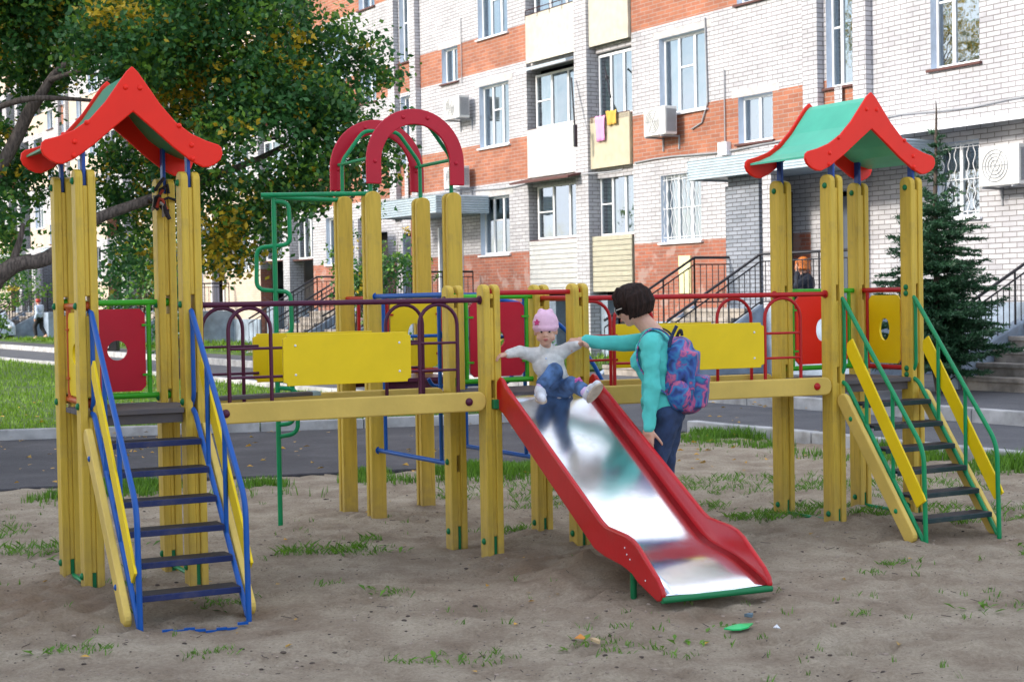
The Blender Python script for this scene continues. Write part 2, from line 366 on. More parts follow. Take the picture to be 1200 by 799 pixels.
# ================================================================== SETTING: ground, roads
def poly_obj(name, pts, z, m, kind='structure', th=None):
    mb = MB()
    if th: mb.prism([(p[0], p[1]) for p in pts], (0, 0, z-th/2), V(1,0,0), V(0,1,0), Z, th)
    else: mb.add([(p[0], p[1], z) for p in pts], [list(range(len(pts)))])
    o = mb.build(name, m); o['kind'] = kind; return o
def ground_mat(name, cols, scale, bump, rough=.95, specks=None):
    m, nt, b = new_mat(name); N = nt.nodes; L = nt.links
    tc = N.new('ShaderNodeTexCoord')
    n1 = N.new('ShaderNodeTexNoise'); n1.inputs['Scale'].default_value = scale; n1.inputs['Detail'].default_value = 10; n1.inputs['Roughness'].default_value = .62; L.new(tc.outputs['Object'], n1.inputs[0])
    rp = N.new('ShaderNodeValToRGB'); e = rp.color_ramp.elements
    e[0].position = .30; e[0].color = (*cols[0], 1); e[1].position = .68; e[1].color = (*cols[2], 1)
    k = e.new(.5); k.color = (*cols[1], 1); L.new(n1.outputs[0], rp.inputs[0]); out = rp.outputs[0]
    n2 = N.new('ShaderNodeTexNoise'); n2.inputs['Scale'].default_value = scale*22; n2.inputs['Detail'].default_value = 6; n2.inputs['Roughness'].default_value = .8; L.new(tc.outputs['Object'], n2.inputs[0])
    r2 = N.new('ShaderNodeValToRGB'); r2.color_ramp.elements[0].position = .30; r2.color_ramp.elements[1].position = .62
    r2.color_ramp.elements[0].color = (.58, .56, .53, 1); r2.color_ramp.elements[1].color = (1.0, 1.0, 1.0, 1); L.new(n2.outputs[0], r2.inputs[0])
    mx = N.new('ShaderNodeMix'); mx.data_type = 'RGBA'; mx.blend_type = 'MULTIPLY'; mx.inputs[0].default_value = 1; L.new(out, mx.inputs[6]); L.new(r2.outputs[0], mx.inputs[7]); out = mx.outputs[2]
    if specks:
        v = N.new('ShaderNodeTexVoronoi'); v.inputs['Scale'].default_value = specks[0]; L.new(tc.outputs['Object'], v.inputs[0])
        r3 = N.new('ShaderNodeValToRGB'); r3.color_ramp.elements[0].position = specks[1]; r3.color_ramp.elements[1].position = specks[1]+.03
        r3.color_ramp.elements[0].color = (1,1,1,1); r3.color_ramp.elements[1].color = (0,0,0,1); L.new(v.outputs['Distance'], r3.inputs[0])
        m3 = N.new('ShaderNodeMix'); m3.data_type = 'RGBA'; L.new(r3.outputs[0], m3.inputs[0]); L.new(out, m3.inputs[6]); m3.inputs[7].default_value = (*specks[2], 1); out = m3.outputs[2]
    if name == 'sand':
        at = N.new('ShaderNodeAttribute'); at.attribute_name = 'loam'
        m5 = N.new('ShaderNodeMix'); m5.data_type = 'RGBA'; ml = N.new('ShaderNodeMath'); ml.operation = 'MULTIPLY'; ml.inputs[1].default_value = .85
        L.new(at.outputs['Fac'], ml.inputs[0]); L.new(ml.outputs[0], m5.inputs[0]); L.new(out, m5.inputs[6])
        m6 = N.new('ShaderNodeMix'); m6.data_type = 'RGBA'; L.new(n2.outputs[0], m6.inputs[0]); m6.inputs[6].default_value = (.13, .080, .045, 1); m6.inputs[7].default_value = (.40, .28, .18, 1)
        L.new(m6.outputs[2], m5.inputs[7]); out = m5.outputs[2]
    L.new(out, b.inputs['Base Color']); b.inputs['Roughness'].default_value = rough
    bp = N.new('ShaderNodeBump'); bp.inputs['Strength'].default_value = bump; bp.inputs['Distance'].default_value = .02
    bp.inputs['Distance'].default_value = .035 if name == 'sand' else .02
    ad = N.new('ShaderNodeMath'); ad.operation = 'ADD'; L.new(n1.outputs[0], ad.inputs[0]); L.new(n2.outputs[0], ad.inputs[1]); L.new(ad.outputs[0], bp.inputs['Height']); L.new(bp.outputs[0], b.inputs['Normal'])
    return m
sandm = ground_mat('sand', [(.33, .25, .175), (.49, .40, .295), (.63, .54, .41)], 2.6, .9, specks=(26, .10, (.12, .10, .085)))
asph = ground_mat('asphalt', [(.075, .078, .09), (.10, .105, .12), (.13, .135, .15)], 1.4, .5, rough=.8)
asph2 = ground_mat('old_asphalt', [(.05, .048, .055), (.075, .072, .08), (.12, .115, .125)], 1.1, .6, rough=.8)
soil = ground_mat('soil', [(.12, .10, .07), (.17, .14, .10), (.22, .18, .13)], 1, .6)
turf = ground_mat('turf', [(.035, .075, .010), (.065, .13, .015), (.10, .17, .02)], 1.1, .9)
g = poly_obj('ground', [(-400, -200), (400, -200), (400, 500), (-400, 500)], -.10, soil)
def KP(s, o): q = FP(s, o, 0); return (q.x, q.y)
SANDEDGE = [(-14, 10.7), (-4.1, 12.75), (-2.4, 13.35), (0, 13.9), (.7, 14.6), (1.3, 15.9), (1.80, 17.1)]
kend = [KP(-13.0, 9.85), KP(-20, 9.85), KP(-32, 9.85)]
# path: between the sand and the lawn
poly_obj('path', [(-40, 5.4), (-14, 10.9), (-4.1, 12.9), (0, 14.1), (1.75, 17.25), KP(-12.7, 9.77), KP(-8.6, 9.77), (.3, 19.3), (-.5, 18.85), (-10, 16.9), (-40, 10.9)], -.012, asph2)
poly_obj('road', [KP(-60, 9.77), KP(90, 9.77), KP(90, 6.6), KP(-60, 6.6)], -.02, asph)
poly_obj('sidewalk', [KP(-60, 6.45), KP(90, 6.45), KP(90, 3.2), KP(-60, 3.2)], .08, asph, th=.14)
v_ = poly_obj('verge', [KP(-2.0, 4.6), KP(90, 4.6), KP(90, -.3), KP(-2.0, -.3)], .13, turf, th=.16)
poly_obj('forecourt', [KP(-60, 3.2), KP(-2.0, 3.2), KP(-2.0, -.3), KP(-60, -.3)], .085, asph, th=.14)
lawn_pts = [(-60, 8.6), (-10, 17.1), (-3, 18.6), (-.6, 19.1), (.0, 19.7), (-.35, 20.9)] + [KP(s, 9.9) for s in (-7.5, 0, 15, 60)] + [(-90, 80)]
poly_obj('lawn', lawn_pts, .02, turf, th=.1)
def kerb(name, pts, w, h, z0, label, m=None):
    mb = MB()
    for a, b in zip(pts[:-1], pts[1:]):
        a = V(a[0], a[1], 0); b = V(b[0], b[1], 0); d = (b-a); L = d.length; d.normalize(); n = Z.cross(d)
        k = max(1, round(L/1.0)) if L < 45 else round(L/2)
        for i in range(k):
            c = a+d*(L*(i+.5)/k); mb.box(c+Z*(z0+h/2+random.uniform(-.006, .006))+n*random.uniform(-.006, .006), L/k-.012, w, h, (d, n, Z))
    o = mb.build(name, m or M['kerb'], bevel=.012); o['kind'] = 'structure'; return o
kerb('kerb', [KP(-12.9, 9.80), KP(-32, 9.80)], .14, .24, -.12, '')
kerb('kerb', [KP(60, 6.52), KP(-40, 6.52)], .15, .24, -.10, '')
kerb('kerb', [KP(60, 9.80), KP(-7.5, 9.80), (-.1, 20.6), (.16, 19.9), (-.05, 19.2), (-.6, 18.95), (-3, 18.45), (-10, 16.95), (-40, 11.8)], .12, .18, -.08, '')
kerb('kerb', [(1.86, 17.25), (1.35, 16.0), (.75, 14.75), (0, 14.02), (-2.4, 13.47), (-4.1, 12.87), (-14, 10.82)], .07, .10, -.085, '', asph2)

def pip(x, y, P):
    c = False; j = len(P)-1
    for i in range(len(P)):
        if (P[i][1] > y) != (P[j][1] > y) and x < (P[j][0]-P[i][0])*(y-P[i][1])/(P[j][1]-P[i][1])+P[i][0]: c = not c
        j = i
    return c
SANDP = [(-14, -4), *SANDEDGE, *kend, (14, -4)]
mb = MB()
def grid_patch(mb, x0, x1, y0, y1, st, P):
    nx = int((x1-x0)/st); ny = int((y1-y0)/st); idx = {}
    vs = []; fs = []
    for j in range(ny+1):
        for i in range(nx+1):
            x = x0+i*st; y = y0+j*st
            vs.append((x, y, gz(x, y)))
    for j in range(ny):
        for i in range(nx):
            if pip(x0+(i+.5)*st, y0+(j+.5)*st, P):
                a = j*(nx+1)+i; fs.append((a, a+1, a+nx+2, a+nx+1))
    mb.add(vs, fs, 0, True)
grid_patch(mb, -5.6, 6.4, 4.8, 10.8, .025, SANDP); grid_patch(mb, -5.6, 6.4, 10.8, 17.6, .05, SANDP)
sand = mb.build('sand', sandm, pivot=(0, 0, 0)); sand['kind'] = 'structure'
ca = sand.data.color_attributes.new('loam', 'FLOAT_COLOR', 'POINT')
for i, v in enumerate(sand.data.vertices):
    x, y = v.co.x, v.co.y; k = 0
    for a, b, r, w_ in ((.35, 8.55, .62, 1), (.75, 8.0, .45, .9), (-2.35, 7.75, .62, .9), (-1.35, 7.4, .4, .6), (-.35, 9.4, .3, .5), (.9, 7.35, .5, .6), (2.5, 10.0, .55, .4), (2.75, 9.5, .35, .5)):
        d = ((x-a)**2+(y-b)**2)/(r*r)
        if d < 5: k = max(k, w_*math.exp(-d)*(1+1.1*noise.noise(V(x*6, y*6, 1))))
    k = max(0, min(1, k)); ca.data[i].color = (k, k, k, 1)
mb = MB()
inner = (-5.6, 6.4, 4.8, 17.6)
for (x0, x1, y0, y1) in [(-14, -5.6, -4, 11.2), (6.4, 14, -4, 12), (-5.6, 6.4, -4, 4.8), (-5.6, 6.4, -4, -3.6)]:
    grid_patch(mb, x0, x1, y0, y1, .4, SANDP)
so = mb.build('sand', sandm, pivot=(0, 0, 0)); so['kind'] = 'structure'

# ------------------------------------------------------------------ grass and weeds
def blades(mb, x, y, z, h, w, n, spread, lean=.5, mi=0):
    for _ in range(n):
        a = random.uniform(0, 6.283); r = spread*math.sqrt(random.random())
        bx = x+math.cos(a)*r; by = y+math.sin(a)*r
        b = random.uniform(0, 6.283); hh = h*random.uniform(.5, 1.15); l = lean*hh*random.random()
        dx = math.cos(b); dy = math.sin(b)
        px = -dy*w/2; py = dx*w/2
        mb.add([(bx-px, by-py, z), (bx+px, by+py, z), (bx+dx*l*.4+px*.7, by+dy*l*.4+py*.7, z+hh*.6), (bx+dx*l, by+dy*l, z+hh)], [(0, 1, 2), (0, 2, 3)], mi)
mb = MB()
LP = lawn_pts
random.seed(11)
for _ in range(46000):
    y = 17 + 26*random.random()**1.8; x = random.uniform(-.345*y-.3, .4)
    if pip(x, y, LP): 
        n = noise.noise(V(x*1.2, y*1.2, 0))
        if n > -.35: blades(mb, x, y, .02, .045*(1+.7*n)*(1+y/50), .010*(y/17), 1, .02)
for _ in range(4200):
    s = random.uniform(-1.5, 42); o = random.uniform(.3, 4.5); q = FP(s, o, .13)
    blades(mb, q.x, q.y, .13, .16, .03, 2, .05)
o = mb.build('grass', M['grass'], pivot=(0, 0, 0)); tag(o, 'short green lawn grass beyond the path', kind='stuff')
# rough grass along the playground edges
mb = MB()
random.seed(5)
for _ in range(9000):
    t = random.random(); s = -13.0 - 10*t; off = 9.9 + abs(random.gauss(0, .42)) + .0
    q = FP(s, off, 0)
    n = noise.noise(V(q.x*1.5, q.y*1.5, 9))
    if n > -.12: blades(mb, q.x, q.y, gz(q.x, q.y)-.005, .12*(1+.9*n)*math.exp(-(off-9.9)*.9), .010, 2, .03)
for _ in range(15000):
    x = random.uniform(-6, 1.0); 
    ye = 12.75+(x+4.1)*.33 if x < -2.4 else 13.35+(x+2.4)*.23
    if x > 0: ye = 13.9+x
    y = ye - .04 - abs(random.gauss(0, .42))
    n = noise.noise(V(x*1.4, y*1.7, 4))
    if n > -.05: blades(mb, x, y, gz(x, y)-.004, .075*(1+.9*n), .009, 2, .03)
# patches, tufts
PATCH = [(-3.9, 10.3, .5, 260), (-3.5, 9.3, .3, 90), (-3.0, 9.6, .25, 70), (-3.8, 8.6, .35, 90), (-1.25, 9.3, .16, 50), (-.95, 9.25, .12, 36), (-1.9, 9.1, .1, 22), (-1.5, 7.75, .09, 26), (-1.36, 7.85, .05, 18), (.4, 12.6, .5, 130), (-.2, 11.9, .35, 70), (.3, 11.3, .3, 60),
         (1.7, 10.35, .25, 120), (2.1, 10.9, .2, 70), (2.35, 10.25, .12, 40), (1.35, 11.0, .2, 30), (1.9, 12.3, .7, 240), (2.9, 11.9, .6, 160), (3.2, 10.5, .4, 100), (2.85, 10.0, .1, 30), (-.2, 6.55, .16, 26), (-.45, 6.5, .08, 10), (.35, 6.75, .12, 14), (.5, 6.62, .1, 12), (2.1, 8.6, .06, 18), (2.9, 8.85, .08, 20), (1.9, 8.3, .05, 10),
         (-2.6, 7.1, .1, 22), (-1.9, 6.7, .12, 26), (-1.3, 6.6, .1, 18), (.1, 10.0, .1, 20), (-.1, 9.9, .1, 26), (-.9, 9.75, .05, 14), (1.2, 8.45, .06, 10), (2.4, 7.4, .06, 8), (1.6, 7.2, .05, 6), (-2.15, 8.2, .12, 26), (-.6, 7.9, .08, 12), (-1.0, 8.2, .06, 8)]
for a, b, r, n in PATCH:
    for _ in range(n):
        an = random.uniform(0, 6.283); q = r*math.sqrt(random.random()); x = a+math.cos(an)*q*1.3; y = b+math.sin(an)*q
        blades(mb, x, y, gz(x, y)-.004, .030 if b < 9 else .05, .0055, 4, .035, lean=1.5)
for _ in range(420):
    y = 6 + 7*random.random(); x = random.uniform(-.34*y, .34*y)
    if noise.noise(V(x*.6, y*.6, 12)) > .05: blades(mb, x, y, gz(x, y)-.003, .035, .006, random.randint(2, 7), .03, lean=1.1)
o = mb.build('grass', M['grassd'], pivot=(0, 0, 0)); tag(o, 'sparse weeds and rough grass tufts growing in the sand', kind='stuff')
# broad leaf weeds (flat rosettes)
mb = MB()
random.seed(21)
W = [(-2.92, 7.0), (-2.8, 7.12), (-3.3, 9.2), (-3.1, 9.45), (-2.9, 9.6), (-2.75, 9.2), (-1.2, 9.3), (-.93, 9.3), (-.75, 9.3), (-1.02, 9.22), (-1.45, 7.7), (1.62, 10.3), (1.8, 10.15), (1.5, 10.4), (-.7, 7.9), (.9, 7.0), (3.05, 9.1), (-.35, 6.5), (.25, 6.65), (.75, 6.7), (-2.4, 9.7), (2.75, 10.9), (3.3, 10.2), (-2.0, 6.6), (2.2, 7.3)]
for a, b in W:
    for k in range(random.randint(5, 12)):
        an = random.uniform(0, 6.283); L = random.uniform(.025, .07); x = a+random.gauss(0, .05); y = b+random.gauss(0, .05); z = gz(x, y)+.002
        dx, dy = math.cos(an), math.sin(an); w = L*.22; up = random.uniform(.1, .6)*L
        mb.add([(x, y, z), (x+dx*L*.5-dy*w, y+dy*L*.5+dx*w, z+up*.8), (x+dx*L, y+dy*L, z+up), (x+dx*L*.5+dy*w, y+dy*L*.5-dx*w, z+up*.8)], [(0, 1, 2, 3)])
o = mb.build('weeds', M['grassd'], pivot=(0, 0, 0)); tag(o, 'low broad-leaved weeds spread over the sand', kind='stuff')
# fallen leaves
mb = MB(); random.seed(3)
def fleaf(x, y, z, L):
    an = random.uniform(0, 6.28); dx, dy = math.cos(an)*L/2, math.sin(an)*L/2; t = random.uniform(0, .4)*L
    mb.add([(x-dx, y-dy, z), (x+dy*.6, y-dx*.6, z+t), (x+dx, y+dy, z+.003), (x-dy*.6, y+dx*.6, z+t*.5)], [(0, 1, 2, 3)])
for _ in range(520):
    y = random.uniform(13, 24); x = random.uniform(-.34*y, .2*y)
    fleaf(x, y, .03 if not pip(x, y, LP) else .07, random.uniform(.04, .08))
for _ in range(46):
    y = random.uniform(6, 12); x = random.uniform(-.32*y, .32*y); fleaf(x, y, gz(x, y)+.006, random.uniform(.02, .045))
o = mb.build('fallen_leaves', M['fall'], pivot=(0, 0, 0)); tag(o, 'yellow autumn leaves scattered on the path and sand', kind='stuff')
# clods, twigs and pebbles in the sand
mb = MB(); random.seed(9)
for _ in range(2600):
    y = 5.8 + 6.5*random.random(); x = random.uniform(-.35*y, .35*y); r = random.choice([.003, .004, .005, .006, .009])*random.uniform(.7, 1.3)
    if noise.noise(V(x*1.3, y*1.3, 30)) < -.1: continue
    mb.ball((x, y, gz(x, y)+r*.2), (r*1.3, r, r*.6), 6, 4, random.choice([0, 0, 0, 1]))
for _ in range(70):
    y = 6 + 5*random.random(); x = random.uniform(-.33*y, .33*y); an = random.uniform(0, 3.14); L = random.uniform(.02, .06); z = gz(x, y)+.005
    mb.tube([(x, y, z), (x+math.cos(an)*L, y+math.sin(an)*L, z+.004)], .0018, 5, 1)
o = mb.build('pebbles', [mat('pebble', (.31, .25, .20), rough=.9, var=.3), M['bark']], pivot=(0, 0, 0)); tag(o, 'small clods pebbles and twigs lying in the sand', kind='stuff')

# ================================================================== PLAY STRUCTURE
PS = empty('play_structure', (0, 8.5, 0))
tag(PS, 'yellow wooden playground complex with red gabled towers, bridges and steel slide on the sand', 'play structure')
BOARD_H = {}
def post(q, th, H, bolts=(), turn=False, label=None, slots=((.93, 1.03), (1.45, 1.55)), foot=True, lean=(0, 0)):
    """two planks with a spacer between; planks' broad faces look along +-u"""
    u = d2(th); v = Z.cross(u)
    if turn: u, v = v, -u
    q = V(q[0], q[1], 0); z0 = -.03
    mb = MB(); w = .106; pt = .040; gap = .024
    for sgn in (-1, 1):
        prof = [(-w/2, z0), (w/2, z0)]
        for k in range(9):
            a = math.pi*k/8; prof.append((w/2*math.cos(a)*1.0, H-.042+.042*math.sin(a)))
        mb.prism(prof, q+u*sgn*(pt+gap)/2, v, Z, u, pt)
    zz = [z0+.16 if foot else z0]; 
    for a, b in slots: zz += [a, b]
    zz.append(H-.085)
    for a, b in zip(zz[::2], zz[1::2]): mb.box(q+Z*(a+b)/2, gap+.002, w-.016, b-a, (u, v, Z))
    o = mb.build('post', M['post'], PS, bevel=.007)
    if label: o['label'] = label
    if foot:
        f = MB(); f.box(q+Z*.055, gap-.004, w-.03, .17, (u, v, Z)); f.build('post_foot', M['dkgreen'], o)
    for (z, n) in bolts:
        b = MB()
        dirv = {'u': u, '-u': -u, 'v': v, '-v': -v}[n]
        dd = (pt+gap/2) if n in ('u', '-u') else w/2
        c = q+dirv*(dd+.002)+Z*z; b.tube([c-dirv*.004, c+dirv*.004], .019, 14); dome(b, c+dirv*.003, dirv, .018)
        b.build('bolt_cap', M['dkgreen'] if n in ('u', '-u') else M['dkgreen'], o)
    return o
TL = dict(FL=V(-2.185, 8.03, 0), FR=V(-1.70, 8.28, 0), BR=V(-1.93, 8.73, 0), BL=V(-2.425, 8.48, 0)); THL = R(27)
TS = dict(FL=V(-.133, 9.03, 0), FR=V(.39, 9.28, 0), BR=V(.17, 9.75, 0), BL=V(-.355, 9.45, 0)); THS = R(26)
TR = dict(FL=V(2.04, 9.92, 0), FR=V(2.63, 10.25, 0), BR=V(2.385, 10.72, 0), BL=V(1.80, 10.40, 0)); THR = R(29)
TA = dict(FL=V(-.93, 10.5, 0), BL=V(-1.17, 10.97, 0), BR=V(-.64, 11.25, 0), FR=V(-.40, 10.78, 0)); THA = R(28)
for k, q in TL.items(): post(q, THL, 2.20, [(2.14, '-u'), (1.50, '-u'), (.985, '-u'), (.11, '-u')])
for k, q in TR.items(): post(q, THR, 2.25, [(2.18, '-u'), (1.53, '-u'), (1.49, '-u'), (1.0, '-u'), (.96, '-u'), (.10, '-u')] if k == 'FR' else [(2.18, '-u'), (.10, '-u')])
for k, q in TS.items(): post(q, THS, 1.585, [(.10, '-u')] + ([(.52, '-u')] if k == 'BL' else []), slots=((.46, .56), (.93, 1.03), (1.45, 1.53)) if k == 'BL' else ((.93, 1.03), (1.45, 1.53)))
for k, q in TA.items(): post(q, THA, 2.235, [(2.17, 'u'), (.12, 'u')] + ([(1.55, 'u'), (.98, 'u')] if k == 'BL' else [(.98, 'u')] if k == 'FL' else []), turn=True, foot=False)

# ---- the two little gable roofs
OUT = [(0, 0), (.03, -.028), (.075, -.09), (.146, -.19), (.228, -.280), (.31, -.338), (.39, -.372), (.46, -.392), (.478, -.408), (.483, -.44), (.47, -.472), (.44, -.497), (.405, -.512), (.372, -.514)]
INN = [(.31, -.485), (.21, -.412), (.105, -.322), (0, -.235)]
def gable(T, th, zA, sheetm, sh_=0, wide=1.0):
    u = d2(th); v = Z.cross(u); cF = (T['FL']+T['FR'])/2-u*sh_; cB = (T['BL']+T['BR'])/2-u*sh_
    d = (cB-cF).length
    right = OUT+INN; outline = right + [(-a, b) for a, b in reversed(right[:-1])][:-1]
    outline = [(a*wide, b) for a, b in outline]
    sh = MB()
    curve = [(a*wide*.985, b-.028) for a, b in OUT[:8]]
    full = [(-a, b) for a, b in reversed(curve)][:-1] + curve
    n = len(full); off = .012
    vs = []
    for dd in (-.022, d+.022):
        for a, b in full: vs.append(cF+u*a+v*dd+Z*(zA+b))
        for a, b in full: vs.append(cF+u*a+v*dd+Z*(zA+b-off))
    fs = []
    for i in range(n-1):
        fs.append((i, i+1, 2*n+i+1, 2*n+i)); fs.append((n+i+1, n+i, 3*n+i, 3*n+i+1))
    fs += [(0, 2*n, 3*n, n), (n-1, 2*n-1, 4*n-1, 3*n-1)]
    for i in range(n-1): fs.append((i, n+i, n+i+1, i+1)); fs.append((2*n+i, 2*n+i+1, 3*n+i+1, 3*n+i))
    sh.add(vs, fs, 0, False)
    roof = sh.build('gable_roof', sheetm, PS)
    for dd, nd in ((-.036, -v), (d+.036, v)):
        b = MB(); b.prism(outline, cF+v*dd+Z*zA, u, Z, v, .022)
        # slight apex dent and rounded bolts
        o = b.build('gable_board', M['red'], roof, bevel=.006)
        for sx in (-1, 1):
            for (a, bb) in ((.038, -.112), (.245, -.30), (.31, -.40), (.315, -.47)):
                k = MB(); c = cF+v*dd+u*sx*a*wide+Z*(zA+bb)+nd*.011; dome(k, c, nd, .014); k.build('bolt_cap', M['red'], roof)
    for k_, q in T.items():
        br = MB(); side = -1 if 'L' in k_ else 1
        br.box(q+Z*(zA-.49)-u*side*.0, .018, .05, .26, (u, v, Z)); br.build('roof_bracket', M['bracket'], roof, bevel=.003)
    return roof
gable(TL, THL, 2.735, paint('roof_sheet_green', (.02, .22, .10), rough=.4, dirt=.15), sh_=.018, wide=.975)['label'] = 'red gabled roof with dark green sheet over the left tower'
gable(TR, THR, 2.78, M['roofmint'], sh_=.035, wide=1.13)['label'] = 'red gabled roof with mint green sheet over the right tower'

# ---- red arches over the back tower
def arch_tower():
    u = d2(THA); v = Z.cross(u)
    for a, b, sgn in ((TA['FL'], TA['FR'], -1), (TA['BL'], TA['BR'], 1)):
        c = (a+b)/2; hs = (b-a).length/2; ro = hs+.062; ri = hs-.045; zc = 2.43
        prof = [(ro, zc-.15)] + [(ro*math.cos(math.pi*k/24), zc+(.36)*math.sin(math.pi*k/24)) for k in range(25)] + [(-ro, zc-.15), (-ri, zc-.15)] + [(-ri*math.cos(math.pi*k/24), zc+(.255)*math.sin(math.pi*k/24)) for k in range(25)] + [(ri, zc-.15)]
        m_ = MB(); m_.prism([(x, z) for x, z in prof], c+v*sgn*.075, u, Z, v, .022)
        ar = m_.build('arch_board', M['archred'], PS, bevel=.006)
        for x, z in ((hs, zc+.0), (-hs, zc+.0), (.09, zc+.30), (-.09, zc+.30)):
            k = MB(); dome(k, c+v*(sgn*.075-.012)+u*x+Z*z, -v, .014); k.build('bolt_cap', M['archred'], ar)
        t = MB(); r = .014
        t.tube(fillet([a+Z*2.1, a+Z*2.48, a+u*.17+Z*2.70, b-u*.17+Z*2.70, b+Z*2.48, b+Z*2.1], .05), r)
        pf = t.build('bent_pipe', M['green'], PS)
    t = MB()
    for a, b in ((TA['FL'], TA['BL']), (TA['FR'], TA['BR'])): t.tube([a+Z*2.46-(b-a)*.12, b+Z*2.46+(b-a)*.12], .012)
    split_build(t, 'cross_bar', M['green'], PS)
arch_tower()

# ---- rails and barrier panels
def clamp_tube(mb, a, b, r=.017):
    mb.tube([a, b], r); d = (b-a).normalized()
    for p, s in ((a, 1), (b, -1)):
        mb.tube([p-d*s*.0, p+d*s*.012], .026, 14)
        mb.ball(p-d*s*.004, .023, 12, 8)
def barrier(A, B, m, pm, z0=1.0, z1=1.50, hole='round', gapL=.09, label=None, ext=.055, hw=None):
    u = (B-A).normalized(); v = Z.cross(u); L = (B-A).length
    t = MB(); a = A+u*(.055-ext); b = B-u*(.055-ext)
    clamp_tube(t, a+u*0+Z*z1, b+Z*z1); clamp_tube(t, a+Z*z0, b+Z*z0)
    xs = (gapL, L-gapL)
    for x in xs: t.tube([A+u*x+Z*z0, A+u*x+Z*z1], .013)
    fr = t.build('barrier', m, PS)
    if label: fr['label'] = label
    # panel with clipped corners and a hole
    p = MB(); x0, x1 = gapL+.022, L-gapL-.022; pz0, pz1 = z0+.025, z1-.035; c = .028
    outl = [(x0+c, pz0), (x1-c, pz0), (x1-c, pz0+c), (x1, pz0+c), (x1, pz1-c), (x1-c, pz1), (x0+c, pz1), (x0, pz1-c), (x0, pz0+c), (x0+c, pz0+c)]
    outl = [(x0+c, pz0), (x1-c, pz0), (x1, pz0+c), (x1, pz1-c), (x1-c, pz1), (x0+c, pz1), (x0, pz1-c), (x0, pz0+c)]
    cx, cz = (x0+x1)/2, (pz0+pz1)/2+.0
    rx, rz = (.055, .055) if hole == 'round' else (.05, .075)
    if hw: rx = hw
    bm = bmesh.new(); n = 32; th = .016
    # ring of quads between hole and outline sampled by angle
    def outpt(a):
        d = (math.cos(a), math.sin(a)); best = 1e9
        for i in range(len(outl)):
            p1, p2 = outl[i], outl[(i+1)%len(outl)]; ex, ey = p2[0]-p1[0], p2[1]-p1[1]
            den = d[0]*ey-d[1]*ex
            if abs(den) < 1e-9: continue
            tt = ((p1[0]-cx)*ey-(p1[1]-cz)*ex)/den; ss = ((p1[0]-cx)*d[1]-(p1[1]-cz)*d[0])/den
            if tt > 0 and -1e-6 <= ss <= 1+1e-6: best = min(best, tt)
        return (cx+d[0]*best, cz+d[1]*best)
    angs = sorted([2*math.pi*k/n for k in range(n)]+[math.atan2(q[1]-cz, q[0]-cx)%(2*math.pi) for q in outl]); n = len(angs)
    I = [(cx+rx*math.cos(a), cz+rz*math.sin(a)) for a in angs]; O = [outpt(a) for a in angs]
    W3 = lambda q, y: A+u*q[0]+Z*q[1]+v*y
    vs = [W3(q, -th/2) for q in I]+[W3(q, -th/2) for q in O]+[W3(q, th/2) for q in I]+[W3(q, th/2) for q in O]; fs = []
    for i in range(n):
        j = (i+1)%n
        fs += [(i, j, n+j, n+i)[::1], (2*n+i, 3*n+i, 3*n+j, 2*n+j), (i, 2*n+i, 2*n+j, j), (n+i, n+j, 3*n+j, 3*n+i)]
    p.add(vs, fs); po = p.build('panel', pm, fr)
    tb = MB()
    for x, s in ((x0, -1), (x1, 1)):
        for z in (pz0+.09, pz1-.09): tb.box(A+u*(x+s*.006)+Z*z-v*.012, .05, .012, .012, (u, v, Z))
    split_build(tb, 'panel_clip', m, fr)
    return fr
barrier(TL['BL'], TL['BR'], M['lime'], M['crimson'], 1.0, 1.515, label='lime green frame holding a crimson panel with round hole at the back of the left tower', gapL=.10)
barrier(TL['BL'], TL['FL'], M['orangec'], M['yellow'], 1.0, 1.50, label='orange frame holding a yellow panel on the left side of the left tower')
barrier(TS['BL'], TS['BR'], M['lime'], M['crimson'], 1.0, 1.515, label='lime green frame holding a crimson panel behind the sitting toddler')
barrier(TR['BL'], TR['BR'], M['lime'], M['red'], 1.0, 1.515, label='lime green frame holding a red panel at the back of the right tower', hole='oval')
barrier(TR['FR'], TR['BR'], M['redrail'], M['yellow'], 1.0, 1.515, label='red frame holding a yellow panel with oval hole on the right tower', hole='oval', gapL=.09)
barrier(TA['FL'], TA['FR'], M['redrail'], M['yellow'], 1.02, 1.53, label='red frame holding a yellow panel on the arched tower', hole='oval', gapL=.10)
t = MB(); clamp_tube(t, TA['BL']+Z*1.52, TA['FL']+Z*1.52, .015); clamp_tube(t, TA['BL']+Z*1.0, TA['FL']+Z*1.0, .015); x_ = TA['BL'].lerp(TA['FL'], .5); t.tube([x_+Z*1.0, x_+Z*1.52], .012); t.build('side_rail', M['redrail'], PS)
t = MB(); clamp_tube(t, TS['FL']+Z*1.535, TS['FR']+Z*1.535, .015); cr = t.build('cross_rail', M['redrail'], PS); cr['label'] = 'dark red rail above the top of the slide'
t = MB(); clamp_tube(t, TS['BR']+Z*1.50, TS['FR']+Z*1.50, .015); t.build('side_rail', M['redrail'], PS)

